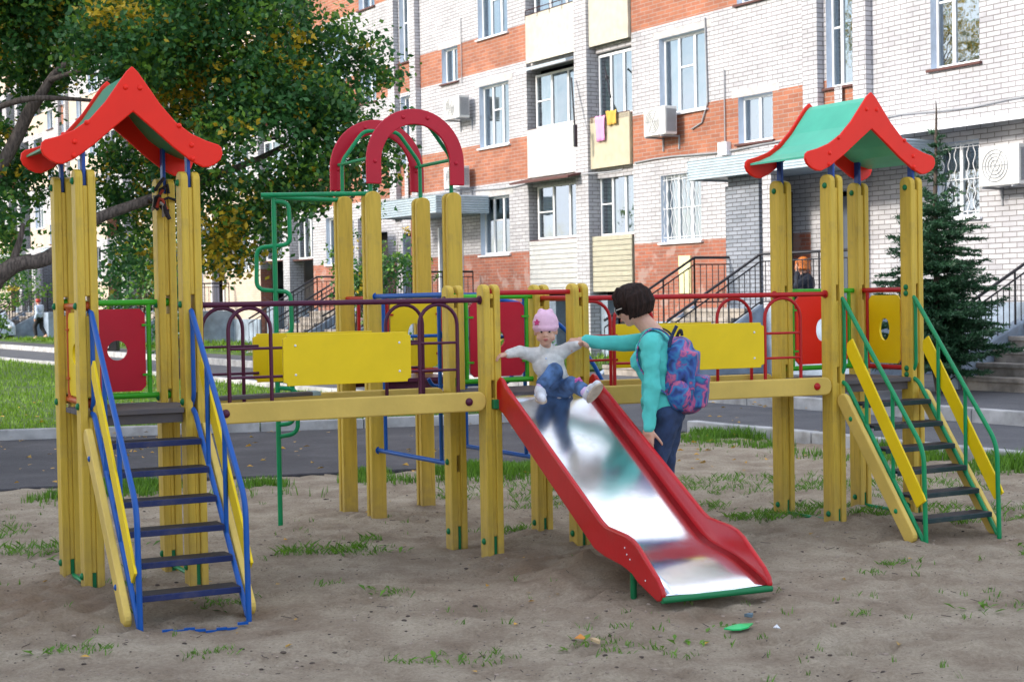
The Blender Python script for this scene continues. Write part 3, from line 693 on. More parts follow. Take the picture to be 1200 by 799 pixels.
# ---- platforms
def platform(T, z=.945, m=None):
    mb = MB(); A, B, C, D = T['FL'], T['FR'], T['BR'], T['BL']
    u = (B-A).normalized(); v = Z.cross(u); L = (B-A).length; W = (D-A).length
    n = 5
    for i in range(n):
        y = -.045+(W+.09)*(i+.5)/n
        inset = .058 if i in (0, n-1) else -.03
        mb.box(A+u*L/2+v*y+Z*z, L-2*inset, (W+.09)/n-.008, .028, (u, v, Z))
    mb.box(A+u*L/2-v*.0+Z*(z-.04), L-.12, .03, .05, (u, v, Z)); mb.box(A+u*L/2+v*W+Z*(z-.04), L-.12, .03, .05, (u, v, Z))
    return mb.build('platform', m or M['deck'], PS, bevel=.003)
platform(TL); platform(TS); platform(TR, .93); platform(TA, .96, M['purple'])
t = MB()
for T in (TL, TR):
    t.tube([T['FL']+Z*.045, T['BL']+Z*.045], .012); t.tube([T['FR']+Z*.045, T['BR']+Z*.045], .012)
split_build(t, 'ground_bar', M['green'], PS)

# ---- bridges
def bridge(TLa, TRa, m, name_label, f0, f1, fp0, fp1):
    """TLa right side posts (front, back) to TRa left side posts"""
    A0, A1 = TLa['FR'], TLa['BR']; B0, B1 = TRa['FL'], TRa['BL']
    u = (B0-A0).normalized(); v = Z.cross(u); L = (B0-A0).length
    W = (A1-A0).length
    dk = MB(); n = int((L-.16)/.115)
    for i in range(n):
        x = .08+(L-.16)*(i+.5)/n; dk.box(A0+u*x+v*W/2+Z*(.895+.005*math.sin(i*2.1)), (L-.16)/n-.01, W-.02, .026, (u, v, Z))
    bd = dk.build('bridge', M['deck'], PS, bevel=.003); bd['label'] = name_label
    for q0, q1, sd in ((A0, B0, -1), (A1, B1, 1)):
        uu = (q1-q0).normalized(); vv = Z.cross(uu); LL = (q1-q0).length; off = vv*sd*.072
        h = .056; prof = [(.05+.045, -h), (LL-.05-.045, -h)] + [(LL-.095+.045*math.cos(a), h*math.sin(a)) for a in [(-.5+k/6)*math.pi for k in range(1, 6)]] + [(LL-.095, h), (.095, h)] + [(.095-.045*math.cos(a), h*math.sin(a)) for a in [(.5-k/6)*math.pi for k in range(1, 6)]]
        b = MB(); b.prism(prof, q0+off*.62+Z*.915, uu, Z, vv, .036); bo = b.build('beam', M['cream'], bd, bevel=.008)
        for x in (.16, LL-.16):
            k = MB(); c = q0+uu*x+off*.62+vv*sd*.018+Z*.915; dome(k, c, vv*sd, .024); k.build('bolt_cap', m, bd)
        r = MB(); clamp_tube(r, q0+uu*.05+Z*1.495, q1-uu*.05+Z*1.495, .0155); r.build('handrail', m, bd)
        zt, zb = 1.475, .92
        for (a, b2) in ((f0, f1), (1-f1, 1-f0)):
            xa, xb = a*LL, b2*LL; rad = (xb-xa)/2; pts = [q0+uu*xa+Z*zb]
            pts += [q0+uu*((xa+xb)/2-rad*math.cos(math.pi*k/12))+Z*(zt-rad+rad*math.sin(math.pi*k/12)) for k in range(13)]
            pts += [q0+uu*xb+Z*zb]
            t = MB(); t.tube(pts, .011); 
            t.build('arch_rail', m, bd)
        t = MB()
        for z in (1.255, 1.10):
            for (xa, xb) in ((f0*LL, fp0*LL+.03), (LL*fp1-.03, LL*(1-f0))): t.tube([q0+uu*xa+Z*z, q0+uu*xb+Z*z], .008)
        split_build(t, 'cross_bar', m, bd)
        x0, x1 = fp0*LL, fp1*LL; c = .022; z0, z1 = 1.045, 1.325
        pn = MB(); pn.prism([(x0+c, z0), (x1-c, z0), (x1-c, z0+c*.6), (x1, z0+c), (x1, z1-c), (x1-c, z1-c*.6), (x1-c, z1), (x0+c, z1), (x0+c, z1-c*.6), (x0, z1-c), (x0, z0+c), (x0+c, z0+c*.6)], q0-vv*.0+vv*sd*.014+Z*0, uu, Z, vv, .016)
        po = pn.build('panel', M['yellow'], bd, bevel=.003)
        for x in (x0+.07, x1-.07):
            for z in (z0+.06, z1-.06):
                k = MB(); dome(k, q0+uu*x+Z*z+vv*sd*.022, vv*sd, .007); k.build('bolt_cap', M['sillwhite'], bd)
    return bd
bridge(TL, TS, M['purple'], 'left bridge with purple rails between the left tower and the slide', .115, .25, .285, .715)
q0, q1 = TL['FR'], TS['FL']; uu = (q1-q0).normalized(); vv = Z.cross(uu)
mb = MB(); mb.box(q0+uu*.42+vv*.20+Z*.985, .62, .10, .022, ((uu+Z*.012).normalized(), vv, Z)); mb.box(q0+uu*.74+vv*.20+Z*.989, .05, .102, .024, (uu, vv, Z), 1)
o = mb.build('loose_plank', [M['deck'], mat('plank_end', (.30, .42, .48), rough=.7)], PS, bevel=.004); o['label'] = 'grey plank with a pale blue end lying on the left bridge'
bridge(TS, TR, M['redrail'], 'right bridge with dark red rails between the slide and the right tower', .135, .28, .29, .71)

# ---- staircases
def stairs(T, th, m, run, z_top, zs, label, wd=None):
    u = (T['FR']-T['FL']).normalized(); v = Z.cross(u); A, B = T['FL']-v*.055, T['FR']-v*.055
    if wd: 
        c = (A+B)/2; A = c-u*wd/2; B = c+u*wd/2
    L = (B-A).length; dn = -v
    m0 = MB(); ins = .012
    sp = lambda q, t, z: q+dn*(run*t)+Z*z
    ztop = z_top
    # stringers
    for q, s in ((A+u*ins, 1), (B-u*ins, -1)):
        m0.tube(fillet([q-dn*.02+Z*(ztop+.02), q+dn*.03+Z*(ztop), sp(q, 1, .0)], .03), .014)
    st = m0.build('staircase', m, PS); st['label'] = label
    for z in zs:
        t = (ztop-z)/ztop
        tr = MB(); tr.box(((A+B)/2)+dn*(run*t)+Z*z, L-.05, .125, .018, (u, v, Z)); tr.box(((A+B)/2)+dn*(run*t+.0665)+Z*(z-.008), L-.05, .006, .030, (u, v, Z), 1)
        tb_ = tr.build('tread', [M['tread'], M['treadblue'] if m == M['blue'] else M['treadgreen']], st, bevel=.003); ed = MB(); ed.box(((A+B)/2)+dn*(run*t+.064)+Z*(z-.020), L-.045, .006, .020, (u, v, Z)); ed.build('tread_edge', m, tb_) if False else None
    for q, s in ((A+u*ins, -1), (B-u*ins, 1)):
        h = MB(); dz = .53
        h.tube(fillet([q-dn*.035+Z*1.47, q-dn*.0+Z*1.465, sp(q, 1.0, .56), sp(q, 1.02, -.06)], .09, 8), .0145)
        # vertical bars
        h.tube(fillet([q-dn*.0+Z*1.46, q+dn*.012+Z*1.40, q+dn*.012+Z*1.02, q-dn*.03+Z*.97], .05), .012)
        for t in (.30, .63):
            zt = 1.465+(.56-1.465)*t
            h.tube([sp(q, t, ztop*(1-t)), sp(q, t, zt)], .012)
        h.build('handrail', m, st)
        # yellow guard board and the cream stringer board outside
        g0 = sp(q, .10, ztop*.9+.36); g1 = sp(q, 1.0, .235)
        d = (g1-g0).normalized(); nrm = d.cross(u).normalized()
        gb = MB(); Lg = (g1-g0).length; hh = .046
        prof = [(0, -hh*.2), (.05, -hh), (Lg, -hh), (Lg, hh*.9), (Lg-.04, hh), (.0, hh)]
        gb.prism(prof, g0+u*s*.018, d, nrm if nrm.z > 0 else -nrm, u, .014); gb.build('guard_board', M['yellow'], st, bevel=.003)
        c0 = sp(q, .03, ztop*.97-.0); c1 = sp(q, .93, .035)
        d = (c1-c0).normalized(); nrm = d.cross(u).normalized(); nrm = nrm if nrm.z > 0 else -nrm
        Lc = (c1-c0).length; w2 = .047
        prof = [(w2+w2*math.cos(a)*-1, w2*math.sin(a)) for a in [(-.5+k/8)*math.pi for k in range(9)]][::1] 
        prof = [(w2-w2*math.cos(a), w2*math.sin(a)) for a in [(.5-k/8)*math.pi for k in range(9)]] + [(Lc-w2+w2*math.cos(a), w2*math.sin(a)) for a in [(-.5+k/8)*math.pi for k in range(9)]]
        cb = MB(); cb.prism(prof, c0+u*s*.040-Z*.035, d, nrm, u, .036); co = cb.build('side_board', M['cream'], st, bevel=.008)
        for x in (.18, Lc-.22):
            k = MB(); dome(k, c0+d*x+u*s*.058-Z*.035, u*s, .016); k.build('bolt_cap', m, st)
    return st
stairs(TL, THL, M['blue'], .86, .93, (.80, .665, .53, .40, .265, .13), 'blue railed staircase with dark treads on the left tower')
stairs(TR, THR, M['green'], .70, .92, (.80, .665, .53, .40, .265, .13), 'green railed staircase with dark treads on the right tower', wd=.63)
t = MB(); q = V(-1.55, 7.23, gz(-1.55, 7.23)); 
u_ = d2(R(20)); n_ = 8
for i in range(n_): 
    a = q+u_*(.40*i/n_-.1); b = q+u_*(.40*(i+1)/n_-.1); t.box(((a.x+b.x)/2, (a.y+b.y)/2, gz((a.x+b.x)/2, (a.y+b.y)/2)+.003+.003*(i%2)), .05, .014, .012, (u_, Z.cross(u_), Z))
o = t.build('buried_bar', M['blue'], PS); o['label'] = 'blue bar half buried in the sand before the left stairs'

# ---- slide
def slide():
    th = R(24.8); u = d2(th); v = Z.cross(u); dn = -v
    A = TS['FL']+u*.045-v*.052; W = (TS['FR']-TS['FL']).length-.005
    top = [(-.02, .965), (.0, 1.03), (.035, 1.052), (.07, 1.04), (.12, 1.0), (1.24, .375), (1.30, .352), (1.50, .335), (1.56, .322), (1.62, .295), (1.80, .17), (1.845, .125), (1.855, .09), (1.84, .062)]
    bot = [(1.80, .055), (1.62, .115), (1.56, .15), (1.46, .175), (1.28, .195), (1.17, .22), (.08, .84), (.0, .87)]
    prof = top+bot
    ch = [(-.02, .945), (.04, .938), (.10, .915), (.16, .88), (1.20, .275), (1.28, .24), (1.38, .215), (1.56, .19), (1.76, .125), (1.84, .085)]
    # smooth curve of the chute
    pts = []
    for i in range(len(ch)-1):
        for k in range(6): t = k/6; pts.append((ch[i][0]*(1-t)+ch[i+1][0]*t, ch[i][1]*(1-t)+ch[i+1][1]*t))
    pts.append(ch[-1])
    for _ in range(4): pts = [pts[0]]+[((pts[i-1][0]+2*pts[i][0]+pts[i+1][0])/4, (pts[i-1][1]+2*pts[i][1]+pts[i+1][1])/4) for i in range(1, len(pts)-1)]+[pts[-1]]
    mb = MB(); n = len(pts); NX = 8; vs = []
    for a, z in pts:
        for j in range(NX+1):
            x = W*j/NX; dish = -.004*math.sin(math.pi*j/NX) + .002*noise.noise(V(a*3, j*.6, 0))
            vs.append(A+u*x+dn*a+Z*(z+dish))
    fs = [(i*(NX+1)+j, i*(NX+1)+j+1, (i+1)*(NX+1)+j+1, (i+1)*(NX+1)+j)[::-1] for i in range(n-1) for j in range(NX)]
    mb.add(vs, fs, 0, True)
    sl = mb.build('slide', M['steel'], PS); sl['label'] = 'polished steel slide chute between red side panels'
    so_ = sl.modifiers.new('solid', 'SOLIDIFY'); so_.thickness = .003; so_.offset = 1
    for x, s in ((-.013, -1), (W+.013, 1)):
        p = MB(); p.prism(prof, A+u*x, dn, Z, u, .026); po = p.build('side_panel', M['slidered'], sl, bevel=.011)
        po.modifiers['bevel'].segments = 4
        for (a, z) in ((1.52, .24), (1.50, .27), (1.55, .22), (1.70, .14)):
            k = MB(); dome(k, A+u*(x+s*.013)+dn*a+Z*z, u*s, .005); k.build('rivet', M['sillwhite'], sl)
    lp = MB(); lp.tube([A-u*.02+dn*1.845+Z*.068, A+u*(W+.02)+dn*1.845+Z*.068], .016, 10); lp.box(A+u*W/2+dn*1.83+Z*.072, W, .05, .014, (u, v, Z)); lp.build('lip_bar', M['dkgreen'], sl)
    lg = MB()
    for x in (.02, W-.02): lg.tube([A+u*x+dn*1.50+Z*.19, A+u*x+dn*1.50-Z*.05], .017)
    lg.tube([A+u*.02+dn*1.50+Z*.16, A+u*(W-.02)+dn*1.50+Z*.16], .014); lg.build('support_leg', M['dkgreen'], sl)
    bk = MB()
    for x in (-.03, W+.03): bk.box(A+u*x+dn*.0+Z*.895, .05, .06, .055, (u, v, Z))
    split_build(bk, 'slide_bracket', M['dkgreen'], sl, bevel=.005)
    br = MB(); br.tube([A+u*.05+Z*.86, A+u*.30+v*.3+Z*.70], .012); br.tube([A+u*.02+v*.05+Z*.90, A+u*.35+dn*.4+Z*.55], .012); split_build(br, 'brace', M['blue'], sl)
slide()

# ---- blue climbing frame between slide tower and arched tower
def blue_bits():
    a0, b0 = TS['BL'], TA['FL']; a1, b1 = TS['BR'], TA['FR']
    for a, b, k in ((a0, b0, 0), (a1, b1, 1)):
        d = (b-a).normalized(); L = (b-a).length; t = MB()
        clamp_tube(t, a+d*.05+Z*1.53, b-d*.04+Z*1.53, .017)
        clamp_tube(t, a+d*.05+Z*.50, b-d*.04+Z*.50, .015)
        for f in (.16, .86): t.tube([a+d*L*f+Z*.50, a+d*L*f+Z*1.53], .013)
        o = t.build('climbing_frame', M['blue'], PS); o['label'] = 'blue side frame between the slide tower and the arched tower'
    t = MB(); d = (b0-a0).normalized(); L = (b0-a0).length; uu = (a1-a0)
    for f, z in ((.16, 1.26), (.86, 1.26), (.3, .96), (.5, .84), (.7, .78), (.86, .86)):
        p = a0+d*L*f; t.tube(fillet([p+Z*(z+.05), p+uu*.05+Z*z, p+uu*.95+Z*(z-.0), p+uu+Z*(z+.05)], .04), .012)
    split_build(t, 'rung', M['blue'], PS)
    # arched ladder falling away to the right behind
    u = d2(THA); v = Z.cross(u); t = MB()
    P = []
    for q in (TA['FR'], TA['BR']):
        pts = [q+u*.04+Z*1.50]
        for k in range(15):
            a = math.pi/2*k/14; pts.append(q+u*(.25+1.12*math.sin(a)**1.0)+Z*(1.50*math.cos(a)**.85 if k < 14 else -.03))
        t.tube(pts, .016); P.append(pts)
        clamp_tube(t, q+u*.0+Z*1.50, q+u*.08+Z*1.50, .016)
    for i in (3, 6, 8, 10, 12, 14):
        t.tube([P[0][i], P[1][i]], .012)
    o = t.build('arched_ladder', M['blue'], PS); o['label'] = 'blue arched ladder curving down to the sand behind the slide'
blue_bits()
# ---- green serpentine pole climber
def serp():
    q = V(-1.57, 10.48, 0); t = MB(); top = 2.22
    q.x -= .01
    t.tube([q-Z*.05, q+Z*(top)], .017)
    d1 = (TA['FL']-q); d1.z = 0; d2_ = (TA['BL']-q)
    t.tube([q-V(.08, .02, 0)+Z*top, TA['FL']+Z*top], .016); t.tube([q-V(.08, -.02, 0)+Z*(top-.01), TA['BL']+Z*(top-.01)], .016)
    ux = d1.normalized()
    z = top-.04; side = 1; h = .30
    for k in range(5):
        hh = h; w = .10 if k != 1 else .12
        pts = fillet([q+Z*z, q+ux*side*w+Z*(z-.01), q+ux*side*w*1.05+Z*(z-hh+.01), q+Z*(z-hh)], .08, 7)
        t.tube(pts, .015); z -= hh; side = -side
    t.tube(fillet([q+Z*.93, q+ux*.13+Z*.92, q+ux*.13+Z*.62, q+Z*.60], .08, 7), .015)
    o = t.build('serpentine_climber', M['green'], PS); o['label'] = 'green pole climber with alternating bent loops left of the arched tower'
    q2 = q+V(-.12, .35, 0); 
serp()
# ================================================================== APARTMENT BUILDING
BLD = empty('apartment_building', FP(20, 0, 0))
tag(BLD, 'long apartment block of white silicate brick with orange brick bands behind the playground', 'building')
PER = 17.4; NM = 4; ZT = 19.5
rnd = random.Random(4)
# wall runs: (s0, s1, o) faces; openings: (s0, s1, z0, z1)
ORG = [(4.45, 5.5), (7.35, 8.25), (10.1, 11.05), (12.9, 13.8), (15.7, 16.6)]
def cells(mb, s0, s1, o, z0, z1, opens, matf):
    ss = sorted(set([s0, s1]+[round(a, 3) for op in opens for a in op[:2] if s0 < a < s1]))
    zz = sorted(set([z0, z1]+[a for op in opens for a in op[2:4] if z0 < a < z1]+[a for b in matf(None) for a in b if z0 < a < z1]))
    idx = {}
    def vid(s, z):
        if (s, z) not in idx: idx[(s, z)] = len(mb.v); mb.v.append(tuple(FP(s, o, z)))
        return idx[(s, z)]
    for i in range(len(ss)-1):
        for j in range(len(zz)-1):
            cs, cz = (ss[i]+ss[i+1])/2, (zz[j]+zz[j+1])/2
            if any(a < cs < b and c < cz < d for a, b, c, d in opens): continue
            mb.f.append([vid(ss[i], zz[j]), vid(ss[i], zz[j+1]), vid(ss[i+1], zz[j+1]), vid(ss[i+1], zz[j])])
            mb.m.append(matf((cs, cz))); mb.sm.append(False)
    # reveals
    D = .20
    for a, b, c, d in opens:
        if not (s0 <= a and b <= s1): continue
        c = max(c, z0); d = min(d, z1)
        P = lambda s, z, oo: FP(s, oo, z)
        mb.add([P(b, c, o), P(b, c, o-D), P(b, d, o-D), P(b, d, o)], [(0, 1, 2, 3)], 3)
        mb.add([P(a, c, o-D), P(a, c, o), P(a, d, o), P(a, d, o-D)], [(0, 1, 2, 3)], 3)
        mb.add([P(a, d, o), P(b, d, o), P(b, d, o-D), P(a, d, o-D)], [(0, 1, 2, 3)], 3)
        mb.add([P(a, c, o-D), P(b, c, o-D), P(b, c, o), P(a, c, o)], [(0, 1, 2, 3)], 3)
def band_mat(orange=True, lowtop=2.67):
    def f(q):
        if q is None: return ORG+[(0, lowtop)]
        if not orange: return 0
        z = q[1]
        if z < lowtop: return 4 if q[0] > 20 else 2
        return (4 if q[0] > 20 else 1) if any(a < z < b for a, b in ORG) else 0
    return f
def white_mat(q):
    return [] if q is None else 0
def niche_mat(q):
    if q is None: return ORG
    return 1 if any(a < q[1] < b for a, b in ORG) else 0
WIN = []   # (s0, s1, z0, z1, o, style)
AC = []
mbw = MB()
for k in range(NM):
    b = PER*k
    # right (near) pilaster, niche with stair windows, second pilaster
    for a, c in ((-5.74, -5.4), (-4.46, -4.05)):
        cells(mbw, b+a, b+c, .16, 3.8, ZT, [], white_mat)
        for e_, nx in ((a, -1), (c, 1)):
            mbw.add([FP(b+e_, .16, 3.8), FP(b+e_, 0, 3.8), FP(b+e_, 0, ZT), FP(b+e_, .16, ZT)], [(0, 1, 2, 3) if nx > 0 else (3, 2, 1, 0)], 0)
    cells(mbw, b-5.74, b-5.4, 0, 0, 3.8, [], white_mat); cells(mbw, b-4.46, b-4.05, 0, 0, 3.8, [], white_mat)
    nop = [(b-5.30, b-4.54, 5.5+2.8*i, 7.35+2.8*i if i else 8.4) for i in range(1)]+[(b-5.30, b-4.54, 8.9+2.85*i, 10.4+2.85*i) for i in range(3)]
    nop = [(b-5.30, b-4.54, 5.35, 7.25), (b-5.30, b-4.54, 8.2, 10.1), (b-5.30, b-4.54, 11.0, 12.9), (b-5.30, b-4.54, 13.8, 15.7)]
    door = (b-5.3, b-3.9, 1.25, 3.45) 
    cells(mbw, b-5.4, b-4.46, 0, 3.6, ZT, nop, niche_mat)
    mbw.add([FP(b-5.02, .07, z) if i in (0, 3) else FP(b-4.82, .07, z) for i, z in enumerate((4.2, 4.2, 5.33, 5.33))], [(3, 2, 1, 0)], 0)
    for q in nop: WIN.append((*q, 0, 'stair'))
    cells(mbw, b-5.4, b-4.46, 0, 0, 3.6, [(b-5.3, b-4.5, 1.25, 3.4)], white_mat)
    # section C
    op = [(b-.93, b+.68, 5.40+2.8*i, 7.05+2.8*i) for i in range(4)] + [(b-.70, b+.69, 2.66, 4.10)] + [(b-3.0, b-1.95, 4.55, 5.48)] + [(b-3.0, b-1.95, z, z+.9) for z in (7.35, 10.1, 12.9)]
    dr = (b-3.55, b-2.2, 1.25, 3.5)
    ops = op+[dr]
    cells(mbw, b-4.05, b+1.70, 0, 0, ZT, ops, band_mat())
    for q in op: WIN.append((*q, 0, 'grille' if q[2] < 3 else 'small' if q[3]-q[2] < 1 else 'wide'))
    # step at s=1.70 (loggia frontage sits .12 behind)
    for (s_, o0, o1, sg) in ((1.70, 0, -.22, 1), (6.12, -.22, 0, -1)):
        pass
    # near face of section A (visible, looks along -e)
    zz = sorted(set([0, ZT]+[a for q in ORG for a in q]+[2.67]))
    for z0, z1 in zip(zz[:-1], zz[1:]):
        zc = (z0+z1)/2; mi = 2 if zc < 2.67 else 1 if any(a < zc < d for a, d in ORG) else 0
        mbw.add([FP(b+6.12, 0, z0), FP(b+6.12, -.42, z0), FP(b+6.12, -.42, z1), FP(b+6.12, 0, z1)], [(3, 2, 1, 0)], mi)
        mbw.add([FP(b+1.70, 0, z0), FP(b+1.70, -.42, z0), FP(b+1.70, -.42, z1), FP(b+1.70, 0, z1)], [(0, 1, 2, 3)], mi)
    # section A
    op = [(b+6.98, b+8.45, 5.40+2.8*i, 6.98+2.8*i) for i in range(4)]+[(b+7.04, b+8.50, 2.64, 4.12)]+[(b+9.55, b+10.42, z, z+.93) for z in (7.3, 10.1, 12.9)]
    cells(mbw, b+6.12, b+11.66, 0, 0, ZT, op+[(b+9.5, b+10.6, 1.25, 3.4)], band_mat())
    for q in op: WIN.append((*q, 0, 'small' if q[3]-q[2] < 1 else 'wide'))
    # pillar between the loggias
    mbw.box(FP(b+3.56, -.12, ZT/2), .52, .5, ZT, AX, 0)
    # back wall of the loggias' base + lintel bands
    for z in (4.22, 7.10, 9.95, 12.8, 15.6):
        mbw.box(FP(b+2.5, -.27, z+.14), 1.6, .3, .26, AX, 0); mbw.box(FP(b+4.97, -.27, z+.14), 2.3, .3, .26, AX, 0)
wl = mbw.build('wall', [M['brickw'], M['bricko'], M['brickr'], M['revealblue'], M['brickglare']], BLD)
facade_uv(wl)
# plain right end of the building
mbr = MB()
op = [(-8.25, -7.16, 5.35, 7.3), (-8.25, -7.16, 8.2, 10.1), (-8.22, -7.2, 2.75, 4.05), (-12.5, -11.2, 5.4, 7.0), (-12.5, -11.2, 2.7, 4.1)]
cells(mbr, -18, -5.74, 0, 0, ZT, op, lambda q: [(0, 1.3)] if q is None else (4 if q[1] < 1.3 else 0))
for q in op: WIN.append((*q, 0, 'grille' if q[2] < 3 else 'tall'))
w2 = mbr.build('wall', [M['brickw'], M['bricko'], M['brickr'], M['revealblue'], M['plinth']], BLD); facade_uv(w2); w2['label'] = 'plain white brick end wall on the right'
mbi = MB()
fbox(mbi, -18, PER*NM-5.7, -1.6, -1.5, 0, ZT)
mbi.build('room_wall', M['dark'], BLD)
pl = MB()
for k in range(NM):
    b = PER*k
    fbox(pl, b-2.1, b+1.68, -.1, .05, 0, .95); fbox(pl, b+6.16, b+9.3, -.1, .05, 0, .95)
    fbox(pl, b+1.8, b+2.05, -.45, -.15, 0, 1.55); fbox(pl, b+3.0, b+4.2, -.45, -.15, 0, 1.55); fbox(pl, b+5.2, b+6.0, -.45, -.15, 0, 1.55)
split_build(pl, 'plinth', M['plinth'], BLD, bevel=.01)
rb = MB(); fbox(rb, -18.2, PER*NM-5.5, -8, .35, ZT, ZT+.35); rb.build('roof', M['lintel'], BLD)
eb = MB(); fbox(eb, PER*NM-5.75, PER*NM-5.7, -8, 0, 0, ZT); fbox(eb, -18.1, -18, -8, 0, 0, ZT); fbox(eb, -18, PER*NM-5.7, -8.1, -8, 0, ZT); facade_uv(eb.build('wall', M['brickw'], BLD))

def window(s0, s1, z0, z1, o, style, near=True):
    d = .16; y = o-d; fw = .055; mb = MB()
    def fb(a, b, c, e, dd=.0): fbox(mb, a, b, y-.03+dd, y+.03+dd, c, e)
    fb(s0, s1, z0, z0+fw); fb(s0, s1, z1-fw, z1); fb(s0, s0+fw, z0+fw, z1-fw); fb(s1-fw, s1, z0+fw, z1-fw)
    if style in ('wide', 'grille', 'loggia'):
        n = 3 if (s1-s0) > 1.3 else 2
        cuts = [s0+(s1-s0)*i/n for i in range(1, n)]
    elif style == 'small': cuts = [(s0+s1)/2]
    else: cuts = [s0+(s1-s0)*.62]
    for c in cuts: fb(c-fw*.6, c+fw*.6, z0+fw, z1-fw)
    if style in ('wide', 'tall', 'stair') : 
        a, b = (cuts[0], cuts[1] if len(cuts) > 1 else s1-fw); fb(a+fw*.6, b-fw*.6, z0+(z1-z0)*.58, z0+(z1-z0)*.58+.035)
    if style == 'loggia' and rnd.random() < .5: fb(cuts[-1], s1-fw, z0+(z1-z0)*.5, z0+(z1-z0)*.5+.03)
    f = mb.build('window', M['white'] if style != 'stair' or rnd.random() < .6 else M['white'], BLD)
    p = MB(); fbox(p, s0+.03, s1-.03, y-.004, y+.004, z0+.03, z1-.03); p.build('pane', M['glass'], f)
    if near:
        c = MB(); w_ = s1-s0; cm = [M['curtain'], M['curtain'], M['curtain2'], M['curtain3']][rnd.randrange(4)]
        if style == 'small' : cm = M['curtain3']
        spans = rnd.choice([[(0, .36), (.68, 1)], [(0, 1)], [(0, .45), (.8, 1)], [(.0, .33), (.6, .95)]])
        for a, b in spans:
            n = max(4, int((b-a)*w_/.05)); vs = []; 
            for i in range(n+1):
                s_ = s0+w_*(a+(b-a)*i/n); oo = y-.14+.022*math.sin(i*1.9)
                vs += [FP(s_, oo, z0+.02), FP(s_, oo, z1-.04)]
            c.add(vs, [(2*i, 2*i+1, 2*i+3, 2*i+2) for i in range(n)], 0, True)
        c.build('curtain', cm, f)
    sb = MB(); fbox(sb, s0-.06, s1+.06, o-.15, o+.07, z0-.05, z0-.008)
    sb.build('sill', M['sillwhite'] if style in ('wide', 'grille') else M['maroon'], f)
    if style == 'wide' or style == 'small':
        l = MB(); fbox(l, s0-.2, s1+.2, o-.1, o+.006, z1+.004, z1+.16); l.build('lintel', M['lintel'], f)
    if style == 'grille' and near:
        g = MB(); n = int((s1-s0)/.13)
        for i in range(n+1):
            s_ = s0+.02+(s1-s0-.04)*i/n
            pts = [FP(s_+.028*math.sin(j*1.25+i*3.14), o-.06, z0+(z1-z0)*j/20) for j in range(21)]
            g.tube(pts, .008, 5)
        for z in (z0+.1, (z0+z1)/2, z1-.1): g.tube([FP(s0, o-.06, z), FP(s1, o-.06, z)], .008, 5)
        g.build('window_grille', M['white'], f)
    return f
LOG = []
for k in range(NM):
    b = PER*k
    for i in range(5):
        z0 = 2.93+2.8*i-(.08 if i else 0)
        WIN.append((b+3.84, b+6.0, z0, z0+1.32, -.06, 'loggia')); WIN.append((b+1.76, b+3.28, z0-.03, z0+1.42, -.06, 'loggia'))
        LOG.append((b, i, z0))
WINK = []
for q in WIN:
    s0 = q[0]; near = s0 < 13
    lim = 11.5 if s0 < 10 else 16
    if q[2] > lim: continue
    WINK.append((q, near))
pass
WINK.sort(key=lambda t: t[0][0])
for i, (q, near) in enumerate(WINK):
    if i < 100: window(*q, near=near)
# loggia panels
for b, i, z0 in LOG:
    if i > 3 and b < 10: continue
    for j, (a, c) in enumerate(((3.84, 6.04), (1.74, 3.29))):
        mb = MB(); zb = 1.62 if i == 0 else z0-1.20; zt = z0-.03
        oo = .02
        if i == 0:
            n = 11; prof = []
            for r in range(n):
                za = zb+(zt-zb)*r/n; zc = zb+(zt-zb)*(r+1)/n
                mb.box(FP((a+c)/2, oo+.012, (za+zc)/2), c-a, .03, (zc-za)-.012, AX)
            mb.box(FP((a+c)/2, oo-.03, (zb+zt)/2), c-a, .03, zt-zb, AX)
            m = M['siding'] if j == 0 else M['panelcream']
            if j == 1 : m = paint('siding_cream', (.74, .71, .58), rough=.6)
        else:
            fbox(mb, a, c, oo-.04, oo+.04, zb, zt)
            m = M['panelwhite'] if (j == 0 and i == 1) else M['panelcream'] if i == 1 else paint('panel_pale', (.82, .79, .70), rough=.7)
        o = mb.build('loggia_panel', m, BLD)
        if i > 0 and j == 0 and i == 2:
            r = MB(); 
            for z in (zt+.0, zt+.12): r.tube([FP(a, .06, z), FP(c, .06, z)], .012, 6)
            for t_ in range(5): r.tube([FP(a+(c-a)*t_/4, .06, zt-.1), FP(a+(c-a)*t_/4, .06, zt+.12)], .01, 6)
            r.build('loggia_rail', M['maroon'], o)
# hoods over loggias
for (a, c, z, m) in ((3.84, 6.04, 7.02, M['corr']),):
    h = MB(); h.prism([(0, 0), (0, .05), (.35, -.05), (.35, -.12)], FP((a+c)/2, 0, z+.1), -Nd, Z, Ed, c-a); h.build('loggia_hood', m, BLD)
mb = MB(); mb.prism([(0, 0), (0, .06), (.5, -.05), (.5, -.10)], FP(4.9, 0, 4.38), -Nd, Z, Ed, 2.6); mb.build('loggia_hood', M['maroon'], BLD)
mb = MB(); fbox(mb, 1.76, 3.27, .03, .06, 5.5, 5.64); mb.build('loggia_strip', M['maroon'], BLD)
# garage-like dark opening under the loggias
mb = MB(); fbox(mb, 4.25, 5.15, -.55, -.5, 0, 1.5); fbox(mb, 2.1, 2.95, -.55, -.5, 0, 1.5); split_build(mb, 'cellar_opening', M['dark'], BLD)
